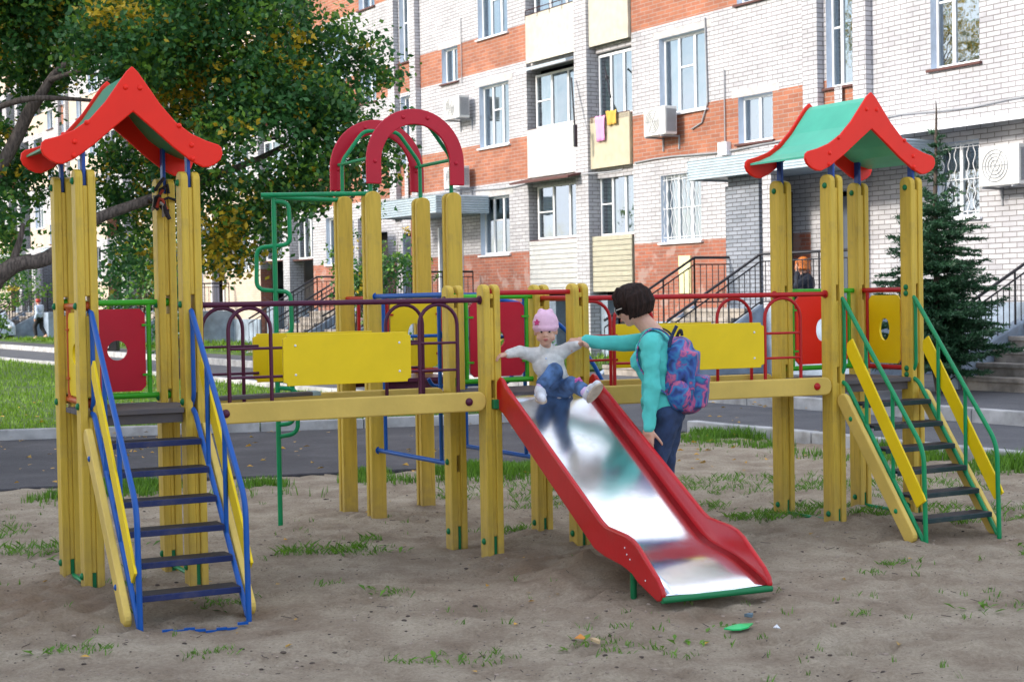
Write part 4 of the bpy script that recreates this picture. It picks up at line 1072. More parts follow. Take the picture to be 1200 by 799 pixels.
# entrance canopies, porches, steps, railings
def canopy(s0, s1, out, z0, z1, m):
    mb = MB(); n = 34
    # front fascia, ridges run along the facade
    prof = [(out+.018*math.sin(i*1.35), z0+(z1-z0)*i/n) for i in range(n+1)]
    def strip(fn):
        vs = []
        for o_, z_ in prof: vs += fn(o_, z_)
        mb.add(vs, [(2*i, 2*i+2, 2*i+3, 2*i+1) for i in range(n)], 0, True)
    strip(lambda o_, z_: [FP(s0, o_, z_), FP(s1, o_, z_)])
    for s_ in (s0, s1):
        prof2 = prof
        vs = []
        for o_, z_ in prof: vs += [FP(s_+(o_-out), out, z_), FP(s_+(o_-out), 0, z_)]
        mb.add(vs, [(2*i, 2*i+1, 2*i+3, 2*i+2) for i in range(n)], 0, True)
    fbox(mb, s0+.03, s1-.03, .0, out-.03, z0+.04, z0+.12); fbox(mb, s0+.02, s1-.02, 0, out-.02, z1-.05, z1-.01)
    return mb.build('entrance_canopy', m, BLD)
def railing(pts, zs, m=None, h=.95, parent=BLD, lab=None, step=.14):
    """pts: list of (s,o), zs: floor heights; sloping rail with balusters"""
    mb = MB(); P = [FP(s, o, z) for (s, o), z in zip(pts, zs)]
    mb.tube([p+Z*h for p in P], .026, 8); mb.tube([p+Z*(h-.13) for p in P], .014, 6); mb.tube([p+Z*.10 for p in P], .014, 6)
    for a, b in zip(P[:-1], P[1:]):
        n = max(1, int((b-a).length/step))
        for i in range(n+1):
            q = a.lerp(b, i/n); mb.tube([q+Z*(.10 if i % 6 else 0), q+Z*(h-(.13 if i % 6 else 0))], .009 if i % 6 else .018, 5)
    o = mb.build('stair_railing', m or M['darkmetal'], parent)
    if lab: o['label'] = lab
    return o
def steps(s0, s1, o0, n, top, tread=.31, parent=BLD, m=None, base=.09):
    mb = MB(); rise = (top-base)/n
    for i in range(n):
        zt = top-rise*i; mb_h = zt-base+.02
        mb.box(FP((s0+s1)/2, o0+tread*(i+.5), base-.02+mb_h/2), abs(s1-s0), tread, mb_h, AX)
        mb.box(FP((s0+s1)/2, o0+tread*(i+1)-.0, zt-.03), abs(s1-s0)+.02, .06, .07, AX)
    return mb.build('steps', m or M['concrete'], parent, bevel=.012)
def sidewall(s, o0, o1, zt0, zt1, base=.08, th=.14, m=None):
    mb = MB(); mb.prism([(o0, base), (o1, base), (o1, zt1), (o0, zt0)], FP(s, 0, 0), -Nd, Z, Ed, th); return mb.build('stair_wall', m or M['plinth'], BLD, bevel=.015)
for k in range(NM):
    b = PER*k
    if k == 0: canopy(-7.3, -2.25, 1.55, 3.74, 4.12, M['corr'])
    # middle porch
    mb = MB(); fbox(mb, b-7.4, b-3.0, 0, 2.0, .06, 1.25); mb.build('porch_landing', M['plinth'], BLD, bevel=.02)
    steps(b-4.85, b-3.05, 2.0, 7, 1.25)
    sidewall(b-3.0, 2.0, 4.2, 1.32, .12); sidewall(b-4.92, 2.0, 4.2, 1.32, .12)
    railing([(b-3.0, .25), (b-3.0, 2.0), (b-3.0, 4.1)], [1.27, 1.27, .12]); railing([(b-7.3, 2.0), (b-4.92, 2.0), (b-4.92, 4.1)], [1.27, 1.27, .12])
    # brick porch pier and side screen under the canopy
    mb = MB(); fbox(mb, b-3.9, b-3.0, .9, 1.15, 1.25, 3.8); fbox(mb, b-3.02, b-2.85, 0, 1.1, 1.25, 3.6)
    facade_uv(mb.build('porch_screen', M['brickg'], BLD))
    mb = MB(); fbox(mb, b-4.6, b-4.35, 1.2, 1.45, 1.25, 3.8); facade_uv(mb.build('porch_pillar', M['brickw'], BLD))
    mb = MB(); fbox(mb, b-5.35, b-4.5, -.12, -.06, 1.25, 3.3); dd = mb.build('door', paint('door_grey', (.10, .12, .15)), BLD); mb = MB(); mb.tube([FP(b-5.2, -.03, 2.2), FP(b-5.2, -.03, 2.45)], .015, 6); mb.build('handle', M['white'], dd)
    mb = MB(); fbox(mb, b-3.5, b-2.25, -.5, -.45, 1.25, 3.5); mb.build('door', M['dark'], BLD)
    mb = MB(); mb.tube([FP(b-5.55, .22, 1.3), FP(b-5.55, .22, 3.9)], .06, 8); mb.build('downpipe', paint('pipe_rust', (.28, .10, .06)), BLD)
    # next entrance in the far section A
    if k < NM:
        canopy(b+8.05, b+11.3, 1.55, 3.70, 4.16, M['corr'])
        mb = MB(); fbox(mb, b+8.6, b+11.8, 0, 2.0, .06, 1.25); mb.build('porch_landing', M['plinth'], BLD, bevel=.02)
        steps(b+9.6, b+11.2, 2.0, 7, 1.25, base=.14); sidewall(b+9.5, 2.0, 4.2, 1.32, .2); sidewall(b+11.3, 2.0, 4.2, 1.32, .2)
        railing([(b+8.6, .2), (b+8.6, 2.0), (b+9.5, 2.0), (b+9.5, 4.1)], [1.27, 1.27, 1.27, .18]); railing([(b+11.8, 2.0), (b+11.3, 2.0), (b+11.3, 4.1)], [1.27, 1.27, .18])
        mb = MB(); fbox(mb, b+9.55, b+10.55, -.35, -.3, 1.25, 3.3); dd = mb.build('door', paint('door_brown', (.16, .07, .05)) if k else paint('door_grey', (.10, .12, .15)), BLD)
        mb = MB(); mb.tube([FP(b+9.7, -.25, 2.2), FP(b+9.7, -.25, 2.45)], .015, 6); mb.build('handle', M['white'], dd)
        fr_ = MB(); fbox(fr_, b+9.42, b+9.50, -.05, .08, 1.25, 3.45); fbox(fr_, b+10.6, b+10.68, -.05, .08, 1.25, 3.45); split_build(fr_, 'door_frame', M['white'], BLD)
# the right-hand porch with broad concrete steps
PB = -10.82
steps(PB-4.5, PB, 1.6, 5, 1.0, tread=.34)
mb = MB(); fbox(mb, PB-4.6, PB+.1, 0, 1.6, .06, .95); mb.build('porch_landing', M['concrete'], BLD, bevel=.02)
sidewall(PB+.12, 1.2, 3.35, 1.35, .45, th=.22); 
mb = MB(); fbox(mb, PB-.1, PB+.22, 0, 1.25, .06, 1.38); mb.build('stair_wall', M['plinth'], BLD, bevel=.02)
railing([(PB+.08, .3), (PB+.08, 1.3), (PB+.08, 3.45)], [1.15, 1.15, .12], h=1.0, lab='black metal stair railing on the right porch')
railing([(PB-1.4, .4), (PB-3.5, .4)], [1.25, 1.25], h=1.0)
# awning strip and cables over the ground floor on the right
mb = MB(); mb.prism([(0, 0), (0, .08), (.55, -.06), (.55, -.10)], FP(-9.0, 0, 4.32), -Nd, Z, Ed, 5.4); mb.build('awning', M['sillwhite'], BLD)
def cable(pts, r=.012, m=None):
    mb = MB(); mb.tube(pts, r, 5); return mb.build('cable', m or M['acg'], BLD)
cable([FP(-5.7-i*.8, .03, 4.62+.03*math.sin(i*1.7)) for i in range(14)], .016)
cable([FP(1.6-i*.7, .03, 4.46+.03*math.sin(i*1.1)) for i in range(9)], .022)
cable([FP(6+i*.7, .04, 4.34-.05*math.sin(i*.9)) for i in range(8)], .02)
cable([FP(3.9-i*.35, .10+.02*i, 4.33+.02*math.sin(i)) for i in range(7)], .02)
cable([FP(-1.55, .03, 4.5), FP(-1.55, .03, 5.9), FP(-1.55, .03, 6.1)], .014)
cable([FP(9.30, .03, 8.9), FP(9.30, .03, 7.2)], .012); cable([FP(-.95, .03, 7.25), FP(-1.0, .03, 5.5), FP(-.8, .03, 5.1), FP(-.45, .03, 5.0)], .018)
mb = MB(); fbox(mb, -1.7, -1.42, 0, .12, 4.35, 4.62); mb.build('junction_box', M['sillwhite'], BLD)
mb = MB(); fbox(mb, -.35, .05, .0, .04, 1.55, 2.35); o = mb.build('notice_board', paint('notice_yellow', (.74, .70, .40)), BLD); o['label'] = 'pale yellow notice panel by the porch railing'

# air conditioners: boxes hung on the wall
def ac(s0, s1, z0, z1, lab):
    r = empty('air_conditioner', FP((s0+s1)/2, .02, z0)); tag(r, lab, 'air conditioner', 'air conditioners on the facade')
    mb = MB(); w_ = s1-s0; fbox(mb, s0, s1, .14, .46, z0, z1); mb.build('casing', M['acw'], r, bevel=.015)
    f = MB(); c = FP(s0+w_*.58, .465, (z0+z1)/2); rr = (z1-z0)*.4
    for q in (1, .78, .56, .34): f.tube([c+Ed*rr*q*math.cos(a*.2618)+Z*rr*q*math.sin(a*.2618) for a in range(24)], .009, 5, closed=True)
    for a in range(6): f.tube([c, c+Ed*rr*math.cos(a*1.047)+Z*rr*math.sin(a*1.047)], .007, 5)
    f.build('fan_grille', M['acg'], r)
    p = MB(); dq = c-(-Nd)*.012; p.tube([dq, dq+(-Nd)*.006], rr, 24); p.build('fan_opening', M['dark'], r)
    g_ = MB()
    for i in range(9): fbox(g_, s0-.012, s0-.002, .17+i*.03, .185+i*.03, z0+.06, z1-.06)
    g_.build('side_grille', M['acg'], r)
    b_ = MB()
    for s_ in (s0+.1, s1-.1): fbox(b_, s_-.015, s_+.015, 0, .5, z0-.04, z0-.005); fbox(b_, s_-.015, s_+.015, .0, .03, z0-.3, z0)
    split_build(b_, 'wall_bracket', M['acg'], r)
ac(-.10, .66, 4.92, 5.52, 'air conditioner under the second-storey window in the middle orange band')
ac(8.72, 9.52, 6.22, 6.80, 'air conditioner left of the second-storey window above the red arches')
ac(8.78, 9.6, 4.42, 4.98, 'air conditioner low in the orange band just right of the red arches')
ac(-9.45, -8.62, 3.2, 3.85, 'air conditioner on the white brick wall at the right edge')
# laundry and poles at the open loggia
def laundry(s, w_, z0, z1, m, lab, nm='towel'):
    mb = MB(); n = 8; vs = []
    for i in range(n+1):
        for j in range(7):
            vs.append(FP(s+w_*i/n, .12+.02*math.sin(i*1.3+j*.5), z0+(z1-z0)*j/6+.015*math.sin(i*2)))
    mb.add(vs, [(i*7+j, i*7+j+1, (i+1)*7+j+1, (i+1)*7+j) for i in range(n) for j in range(6)], 0, True)
    o = mb.build(nm, m); sm = o.modifiers.new('s', 'SOLIDIFY'); sm.thickness = .006; tag(o, lab, 'laundry')
laundry(2.62, .36, 5.05, 5.62, M['pink'], 'pink towel hanging below the open loggia window')
laundry(2.15, .40, 5.38, 5.70, paint('cloth_ochre', (.62, .38, .08), rough=.9), 'ochre cloth hanging beside the pink towel on the loggia')
for (a, b_, lab) in (((3.75, .25, 6.6), (3.25, .5, 5.2), 'long dark pole leaning from the pillar between the loggias'), ((2.6, .1, 6.7), (1.75, .55, 5.9), 'dark clothes-line arm sticking out of the open loggia window')):
    mb = MB(); mb.tube([FP(*a), FP(*b_)], .022, 6); c = FP(*a).lerp(FP(*b_), .35); mb.ball(c, (.05, .05, .08), 8, 6) if 'arm' in lab else mb.box(FP(*b_), .07, .07, .5, AX)
    o = mb.build('clothes_pole', M['darkmetal']); tag(o, lab, 'pole')

# ================================================================== TREES
def limb(mb, pts, r0, r1, seg=9):
    P = [Vector(p) for p in pts]; out = []
    # resample smooth
    for i in range(len(P)-1):
        for k in range(4):
            t = k/4; a = P[max(0, i-1)]; b = P[i]; c = P[i+1]; d = P[min(len(P)-1, i+2)]
            out.append(.5*((2*b)+(c-a)*t+(2*a-5*b+4*c-d)*t*t+(3*b-a-3*c+d)*t*t*t))
    out.append(P[-1]); n = len(out)
    rr = [r0+(r1-r0)*(i/(n-1))**.8*1.0 for i in range(n)]
    out = [p+V(noise.noise(p*2.1), noise.noise(p*2.3+V(5,5,5)), 0)*rr[i]*.9 for i, p in enumerate(out)]
    mb.tube(out, 0, seg, rads=[r*(1+.15*noise.noise(p*6)) for r, p in zip(rr, out)])
    return out
def leaves(mb, lobes, n, size, ymix=.06, rng=random, midmix=.35, shell=.35, cl=.22, per=26):
    """lobes: list of (centre, radius tuple). Leaves gather in small clumps (twigs)"""
    tot = sum(l[1][0]*l[1][1]*l[1][2] for l in lobes)
    for c, r in lobes:
        k = max(3, int(n/per*(r[0]*r[1]*r[2])/tot))
        for _ in range(k):
            while True:
                p = V(rng.uniform(-1, 1), rng.uniform(-1, 1), rng.uniform(-1, 1))
                if p.length < 1: break
            rad = p.length
            if rad < shell and rng.random() < .7: continue
            q = c+V(p.x*r[0], p.y*r[1], p.z*r[2])
            if noise.noise(q*1.1) < -.14: continue
            nn = noise.noise(q*.9+V(9, 3, 1))
            yel = rng.random() < (ymix if ymix > .3 else (.75 if nn > .30+.0*ymix else ymix*.25))
            mid = rng.random() < midmix*(1+.8*nn)
            clr = cl*rng.uniform(.6, 1.4); ax = V(rng.uniform(-1, 1), rng.uniform(-1, 1), rng.uniform(-.9, .3)).normalized()
            for _ in range(int(per*rng.uniform(.5, 1.5))):
                t = rng.random(); g_ = q+ax*clr*(2*t-1)+V(rng.gauss(0, 1), rng.gauss(0, 1), rng.gauss(0, .8))*clr*.42
                s_ = size*rng.uniform(.6, 1.35)
                d = V(rng.uniform(-1, 1), rng.uniform(-1, 1), rng.uniform(-1.0, .35)).normalized(); e_ = d.cross(V(rng.uniform(-1, 1), rng.uniform(-1, 1), rng.uniform(-1, 1))).normalized()
                mi = 2 if (yel and rng.random() < .85) or rng.random() < ymix*.12 else 1 if (mid and rng.random() < .8) else 0
                mb.add([g_-d*s_*.5, g_+e_*s_*.32, g_+d*s_*.5, g_-e_*s_*.32], [(0, 1, 2, 3)], mi)
LM = [M['leaf'], M['leafm'], M['leafy']]
def tree(name, root, trunkpts, r0, r1, limbs, lobes, n, size, lab, cat, group=None, bark=None, **k):
    r = empty(name, root); tag(r, lab, cat, group)
    mb = MB(); limb(mb, trunkpts, r0, r1, 12); mb.build('trunk', bark or M['bark'], r)
    if limbs:
        mb = MB()
        for P, a, b in limbs: limb(mb, P, a, b)
        mb.build('limbs', bark or M['bark'], r)
    mb = MB()
    if isinstance(n, tuple):
        A = [l for l in lobes if l[0].x > -.36*l[0].y and l[0].z < 6.0]; B = [l for l in lobes if l not in A]
        leaves(mb, A, n[0], size, **k); leaves(mb, B, n[1], size, **k)
    else: leaves(mb, lobes, n, size, **k)
    mb.build('crown', LM, r)
    return r
def pxw(px, py, Y):     # where a crown clump stands in the world, measured from the photograph at depth Y
    return V((px-600)/1830*Y+(350-py)*.0175/1830*Y, Y, 1.5+(350-(px-600)*.0175-py)/1830*Y)
def lobeset(L, dj=1.0, rng=random.Random(2)):
    return [(pxw(x, y, Y+rng.uniform(-dj, dj)), (r/1830*Y, r/1830*Y*1.25, r/1830*Y*rng.uniform(.75, .95))) for x, y, r, Y in L]
rt = random.Random(12)
Yt = 17.5
LA = [(60, 25, 95, Yt), (150, 50, 70, Yt), (30, 85, 55, Yt+1), (180, 20, 90, Yt+.5), (290, 40, 85, Yt), (230, 110, 75, Yt+.6), (330, 110, 75, Yt), (400, 75, 60, Yt-.4), (440, 70, 34, Yt-.5), (425, 130, 50, Yt), (300, 170, 75, Yt+.6), (370, 185, 60, Yt), (440, 160, 34, Yt), (240, 200, 60, Yt+.2), (350, 240, 32, Yt), (280, 235, 50, Yt+.2), (440, 205, 26, Yt),
      (-10, 215, 60, Yt), (45, 225, 48, Yt-.4), (95, 215, 36, Yt), (150, 205, 48, Yt+.3), (20, 265, 40, Yt), (150, 265, 50, Yt), (205, 270, 48, Yt+.5), (255, 285, 44, Yt), (300, 272, 38, Yt), (155, 318, 26, Yt), (250, -45, 80, Yt), (150, -70, 120, Yt+1), (0, -80, 130, Yt), (-110, 0, 140, Yt+1), (-220, 90, 150, Yt), (-130, 150, 80, Yt+1), (-260, -60, 160, Yt+1), (-60, -180, 170, Yt), (-200, -220, 150, Yt), (215, 330, 26, Yt+2), (10, 155, 26, Yt), (395, 230, 22, Yt)]
tr = V(-7.4, 17.6, 0)
limbsA = [([tr+Z*1.4, tr+V(.9, -.3, .45), pxw(0, 325, 17), pxw(55, 303, 17), pxw(118, 256, 17.3), pxw(185, 232, 17.5), pxw(262, 205, 17.8), pxw(340, 170, 18)], .13, .03),
          ([pxw(12, 318, 17), pxw(26, 280, 17), pxw(30, 262, 17)], .05, .02),
          ([tr+Z*2.0, tr+V(.7, .2, 1.3), pxw(20, 160, 17.4), pxw(45, 120, 17.4), pxw(75, 80, 17.5), pxw(150, 40, 17.8)], .12, .03),
          ([pxw(-30, 140, 17.4), pxw(30, 118, 17.2), pxw(95, 118, 17.3), pxw(150, 125, 17.4)], .045, .015),
          ([pxw(60, 95, 17.4), pxw(95, 85, 17.3), pxw(120, 88, 17.3), pxw(170, 60, 17.3)], .035, .012),
          ([tr+Z*2.4, tr+V(-.9, .3, 4.0), tr+V(-2.0, .6, 5.6)], .13, .03), ([tr+Z*3.0, tr+V(.8, .5, 4.6), tr+V(2.4, .3, 6.3), tr+V(4.4, .1, 7.0)], .11, .03)]
tree('broadleaf_tree', tr, [tr-Z*.1, tr+Z*1.2, tr+V(-.1, .1, 2.6), tr+V(.2, .1, 4.2), tr+V(.1, .2, 6)], .24, .06, limbsA, lobeset(LA), (165000, 60000), .072,
     'large dark green broad-leaved tree turning yellow, spreading over the left tower', 'tree', ymix=.085, rng=rt, per=30, cl=.2, bark=M['barkpale'])
# background trees on the left and the yellow trees beyond the left edge of the photo (they show in the windows)
def simple_tree(x, y, h, w_, n, lab, group, ymix, size=.12, rs=1, kind='broadleaf_tree', z0=.3, mid=.4):
    rg = random.Random(rs); b = V(x, y, 0)
    lobes = [(b+V(rg.uniform(-.5, .5)*w_, rg.uniform(-.5, .5)*w_, h*rg.uniform(z0, .92)), (w_*rg.uniform(.28, .42),)*2+(h*rg.uniform(.12, .2),)) for _ in range(12)]
    limbs = [([b+Z*h*rg.uniform(.2, .5), b+(l[0]-b)*.6+Z*.1, l[0]], h*.009, h*.002) for l in lobes[:7]]
    return tree(kind, b, [b-Z*.1, b+Z*h*.4, b+V(.1, 0, h*.85)], h*.018, h*.004, limbs, lobes, n, size, lab, 'tree', group, ymix=ymix, rng=rg, midmix=mid, per=24, cl=size*3.2)
simple_tree(-20.5, 33, 13, 6, 14000, 'tall yellow autumn tree on the lawn beyond the left edge', None, .9, .16, 3)
simple_tree(-25, 27, 11, 6, 9000, 'yellow-green tree left of the tall yellow autumn tree', None, .45, .16, 4)
simple_tree(-20.6, 61, 5.0, 2.6, 7000, 'small green tree beside the pale building corner at the far left', None, .02, .14, 5, mid=.7)
simple_tree(-11.9, 50, 3.6, 2.4, 5000, 'small dark tree by the far wall between the left tower posts', None, .03, .14, 6)
def shrub(x, y, z, h, w_, n, lab, size, rs, ymix=0, mid=.6, group=None):
    rg = random.Random(rs); b = V(x, y, z); r = empty('shrub', b); tag(r, lab, 'shrub', group)
    mb = MB(); tips = []
    for i in range(9):
        t = b+V(rg.uniform(-.5, .5)*w_, rg.uniform(-.5, .5)*w_, h*rg.uniform(.6, .98)); tips.append(t)
        limb(mb, [b+V(rg.uniform(-.05, .05), rg.uniform(-.05, .05), 0), b.lerp(t, .5)+V(rg.uniform(-.1, .1), 0, .05), t], .022*h/2, .005, 6)
    mb.build('stems', M['bark'], r)
    mb = MB(); leaves(mb, [(b.lerp(t, rg.uniform(.45, 1)), (w_*.26, w_*.26, h*.16)) for t in tips for _ in (0, 1)], n, size, ymix=ymix, rng=rg, midmix=mid, per=16, cl=.16)
    mb.build('foliage', LM, r); return r
q = pxw(452, 300, 36.5); shrub(q.x, q.y, .13, 3.1, 1.9, 3600, 'leafy green shrub in front of the far entrance between the arched tower posts', .10, 31)
q = pxw(415, 300, 37.5); shrub(q.x, q.y, .13, 3.6, 1.2, 1500, 'thin tall shrub left of the leafy shrub by the far entrance', .10, 32)
q = pxw(208, 380, 30); shrub(q.x, q.y, .05, 1.7, .8, 1800, 'dark shrub standing behind the back right post of the left tower', .07, 33, mid=.2)
q = pxw(-6, 380, 58); shrub(q.x, q.y, .05, 2.3, 1.7, 2600, 'wide green shrub at the left edge near the walking person', .12, 34)
q = pxw(470, 400, 25.5); shrub(q.x, q.y, .1, .8, 1.2, 1200, 'low green shrub behind the arched tower', .06, 35)
q = FP(.6, 3.9, 0); shrub(q.x, q.y, .13, .75, 1.6, 1600, 'low green shrub behind the left end of the red railed bridge', .06, 36)
# spruce
def spruce():
    b = V(5.95, 21.8, .08); h = 3.62; rg = random.Random(8)
    r = empty('spruce_tree', b); tag(r, 'young dark green spruce beside the right porch steps', 'spruce tree')
    mb = MB(); limb(mb, [b, b+Z*h*.5, b+Z*h*.98, b+Z*(h+.45)], .07, .004); mb.build('trunk', M['bark'], r)
    mb = MB()
    def bough(p, d, L, up):
        # one bough: a drooping stem with needle-covered twigs on both sides
        n = max(5, int(L/.045)); side = d.cross(Z).normalized()
        for i in range(n):
            t = i/n; c = p+d*L*t+Z*(up*L*t-.28*L*t*t+.18*L*t**3)
            tw = (.34*(1-t)+.06)*L*.9+.05
            for s_ in (-1, 1):
                if rg.random() < .12: continue
                dd = (d*.75+side*s_*.75+Z*rg.uniform(-.2, .12)).normalized(); tl = tw*rg.uniform(.6, 1.1)
                m_ = max(3, int(tl/.022))
                for j in range(m_):
                    cc = c+dd*tl*j/m_-Z*.10*tl*(j/m_)**2
                    for s2 in (-1, 1):
                        nd = (dd*.8+side.cross(dd)*s2*.35+Z*rg.uniform(-.5, .9)+V(rg.gauss(0, .35), rg.gauss(0, .35), 0)).normalized()
                        l_ = .055*rg.uniform(.7, 1.3); w_ = nd.cross(V(rg.uniform(-1, 1), rg.uniform(-1, 1), rg.uniform(-1, 1))).normalized()*.012
                        mb.add([cc-w_, cc+w_, cc+nd*l_], [(0, 1, 2)])
    z = .35
    while z < h-.05:
        t = z/h; L0 = 1.2*(1-t)**.85*(1 if z > .9 else .9)+.04; nb = 12 if t < .7 else 6
        a0 = rg.uniform(0, 6.28)
        for k in range(nb):
            a = a0+6.283*k/nb+rg.uniform(-.35, .35); L = L0*rg.uniform(.60, 1.18)
            bough(b+Z*(z+rg.uniform(-.12, .12)), V(math.cos(a), math.sin(a), 0), L, rg.uniform(.0, .45) if t < .7 else rg.uniform(.4, .7))
        z += .125+.07*t if t < .75 else .24
    mb.build('crown', M['needle'], r); pass
spruce()

# added block, out of view at the left, put there only to shade the playground
SHADE_BLOCK = empty('apartment_building', (-29, -17, 0)); tag(SHADE_BLOCK, 'added block out of view left of the playground, placed to shade it', 'building')
mb = MB(); mb.box((-29, -16, 8.2), 11, 46, 16.6); facade = mb.build('wall', mat('plaster_pale', (.52, .50, .47), rough=.9, var=.15, dirt=.3), SHADE_BLOCK)
for j in range(5):
    for i in range(11):
        y = -36+4.0*i; z = 1.3+2.9*j+.75; mb = MB(); mb.box((-23.46, y, z), .10, 1.5, 1.5); w_ = mb.build('window', M['white'], SHADE_BLOCK); mb = MB(); mb.box((-23.40, y, z), .03, 1.34, 1.34); mb.build('pane', M['glass'], w_)
mb = MB(); mb.box((-29, -16, 16.7), 11.8, 46.8, .4); mb.build('roof', M['lintel'], SHADE_BLOCK)
# ================================================================== PEOPLE AND SMALL THINGS
DG = None
def remesh(mb, name, m, parent, vox=.006, sm=8, fac=.5, pivot=None, post=None):
    o = mb.build(name, m, None, pivot=pivot)
    r = o.modifiers.new('r', 'REMESH'); r.mode = 'VOXEL'; r.voxel_size = vox; r.use_smooth_shade = True
    if sm: s = o.modifiers.new('s', 'SMOOTH'); s.iterations = sm; s.factor = fac
    bpy.context.view_layer.update()
    dg = bpy.context.evaluated_depsgraph_get(); me = bpy.data.meshes.new_from_object(o.evaluated_get(dg), depsgraph=dg)
    o.modifiers.clear(); old = o.data; o.data = me; me.name = name; bpy.data.meshes.remove(old)
    if not me.materials: me.materials.append(m)
    me.polygons.foreach_set('use_smooth', [True]*len(me.polygons))
    if post:
        L = o.location
        for v in me.vertices:
            q = post(v.co+L); v.co = q-L
        me.update()
    if parent is not None:
        c = o.location.copy(); o.parent = parent; o.location = c-WL(parent)
    return o
class Fr:      # local frame: f forward, l left, z up
    def __init__(s, o, f): s.o = V(*o); s.f = V(f[0], f[1], 0).normalized(); s.l = Z.cross(s.f)
    def __call__(s, f, l, z): return s.o+s.f*f+s.l*l+Z*z
def face_head(mb, c, f, up, R_, child=False):
    """head volume about centre c looking along f; R_ = half head height"""
    f = f.normalized(); l = up.cross(f).normalized(); up = f.cross(l).normalized()
    rot = Matrix((f, l, up)).transposed()
    P = lambda a, b, d: c+f*a*R_+l*b*R_+up*d*R_
    mb.ball(P(-.08, 0, .22), (R_*.82, R_*.70, R_*.78), 20, 14, 0, rot)        # skull
    mb.ball(P(.14, 0, -.25), (R_*.56, R_*.50, R_*.62), 18, 12, 0, rot)       # face
    mb.ball(P(.34, 0, -.70), (R_*.26, R_*.26, R_*.22), 12, 8, 0, rot)        # chin
    for s in (-1, 1): mb.ball(P(.36, s*.30, -.20), (R_*.24, R_*.22, R_*.22), 10, 8, 0, rot)
    mb.rcone(P(.66, 0, .12), R_*.07, P(.78 if not child else .72, 0, -.18), R_*(.11), 10)   # nose
    for s in (-1, 1): mb.ball(P(.70, s*.09, -.21), R_*.075, 8, 6)
    mb.ball(P(.64, 0, -.44), (R_*.13, R_*.19, R_*.075), 10, 6, 0, rot)
    mb.ball(P(.58, 0, .24), (R_*.12, R_*.42, R_*.10), 10, 6, 0, rot)          # brow
    for s in (-1, 1): mb.ball(P(-.06, s*.70, -.02), (R_*.14, R_*.07, R_*.22), 10, 8, 0, rot)  # ears
    return P, rot
def eyes(P, R_, rot, parent, y=.26):
    w = MB(); d = MB(); lp = MB()
    for s in (-1, 1):
        w.ball(P(.585, s*y, .06), (R_*.10, R_*.13, R_*.085), 10, 8, 0, rot); d.ball(P(.665, s*y, .055), (R_*.05, R_*.085, R_*.08), 8, 6, 0, rot)
        d.tube([P(.66, s*(y-.14), .235), P(.70, s*y, .275), P(.60, s*(y+.17), .24)], R_*.03, 5)
    w.build('eyeballs', M['eyewhite'], parent); d.build('irises', M['eyedark'], parent)
    lp.ball(P(.735, 0, -.42), (R_*.05, R_*.17, R_*.035), 10, 6, 0, rot); lp.ball(P(.725, 0, -.49), (R_*.055, R_*.14, R_*.04), 10, 6, 0, rot)
    lp.build('lips', M['lip'], parent)
def hand(mb, wrist, d, palm_n, S_, curl=.6, spread=.12, thumb_side=1):
    """five fingers, d: direction of the palm, palm_n: the way the palm looks"""
    d = d.normalized(); n = (palm_n-d*palm_n.dot(d)).normalized(); s = d.cross(n)*thumb_side
    mb.rcone(wrist, .024*S_, wrist+d*.03*S_, .026*S_)
    for k in (-1, 0, 1): mb.rcone(wrist+d*.02*S_+s*k*.014*S_, .018*S_, wrist+d*.085*S_+s*k*.024*S_, .0155*S_, 10)
    for i, (x, L_) in enumerate(((.030, .070), (.011, .078), (-.009, .073), (-.028, .058))):
        p = wrist+d*.085*S_+s*x*S_; dd = (d+s*spread*(x/.03)).normalized(); r = .0088*S_
        for j, seg in enumerate((.42, .32, .26)):
            a = curl*(j+.6); q = (dd*math.cos(a)+n*math.sin(a)).normalized(); e_ = p+q*L_*S_*seg
            mb.rcone(p, r, e_, r*.92, 8); p = e_; r *= .92
    p = wrist+d*.028*S_+s*.028*S_; r = .0105*S_
    for j, (seg, a) in enumerate(((.034, .2), (.030, .55), (.024, .95))):
        q = (s*math.cos(a)*.8+d*.75+n*math.sin(a)*(.4+curl)).normalized(); e_ = p+q*seg*S_; mb.rcone(p, r, e_, r*.9, 8); p = e_; r *= .9

# ---------------- the woman
F = Fr((.845, 8.93, gz(.85, 8.93)), (-.98, .20))
woman = empty('person', F(0, 0, 0)); tag(woman, 'woman in aqua sweater and dark jeans wearing sunglasses, reaching toward the toddler', 'person')
HR = .108
hc = F(.165, .0, 1.425); hf = (F.f*1.0-Z*.40+F.l*(-.04)).normalized(); hu = (Z+F.f*.40).normalized()
neck0 = F(.05, 0, 1.275)
legs = {}
for s in (-1, 1):
    legs[s] = (F(-.035, s*.082, .82), F(.03+(.03 if s > 0 else -.02), s*.088, .44), F(-.03+(.05 if s > 0 else -.05), s*.095, .085))
shN, elN, wrN = F(.035, .165, 1.225), F(.02, .215, .98), F(.045, .215, .755)
shF, elF, wrF = F(.06, -.155, 1.225), F(.25, -.15, 1.215), F(.448, -.10, 1.235)
def torso(mb, e=0, lo=.80):
    mb.ball(F(-.02, 0, .855), (.105+e, .150+e, .115+e), 18, 12, 0, Matrix((F.f, F.l, Z)).transposed())
    mb.ball(F(-.01, 0, .98), (.115+e, .135+e, .13+e), 18, 12, 0, Matrix((F.f, F.l, Z)).transposed())
    mb.ball(F(.02, 0, 1.12), (.128+e, .150+e, .145+e), 18, 12, 0, Matrix((F.f, F.l, Z)).transposed())
    for s in (-1, 1):
        mb.ball(F(.105, s*.062, 1.12), (.052+e, .058+e, .058+e), 12, 8)
        mb.rcone(F(.03, s*.05, 1.235), .062+e, F(.035, s*.145, 1.215), .056+e)
mb = MB(); torso(mb, -.008)
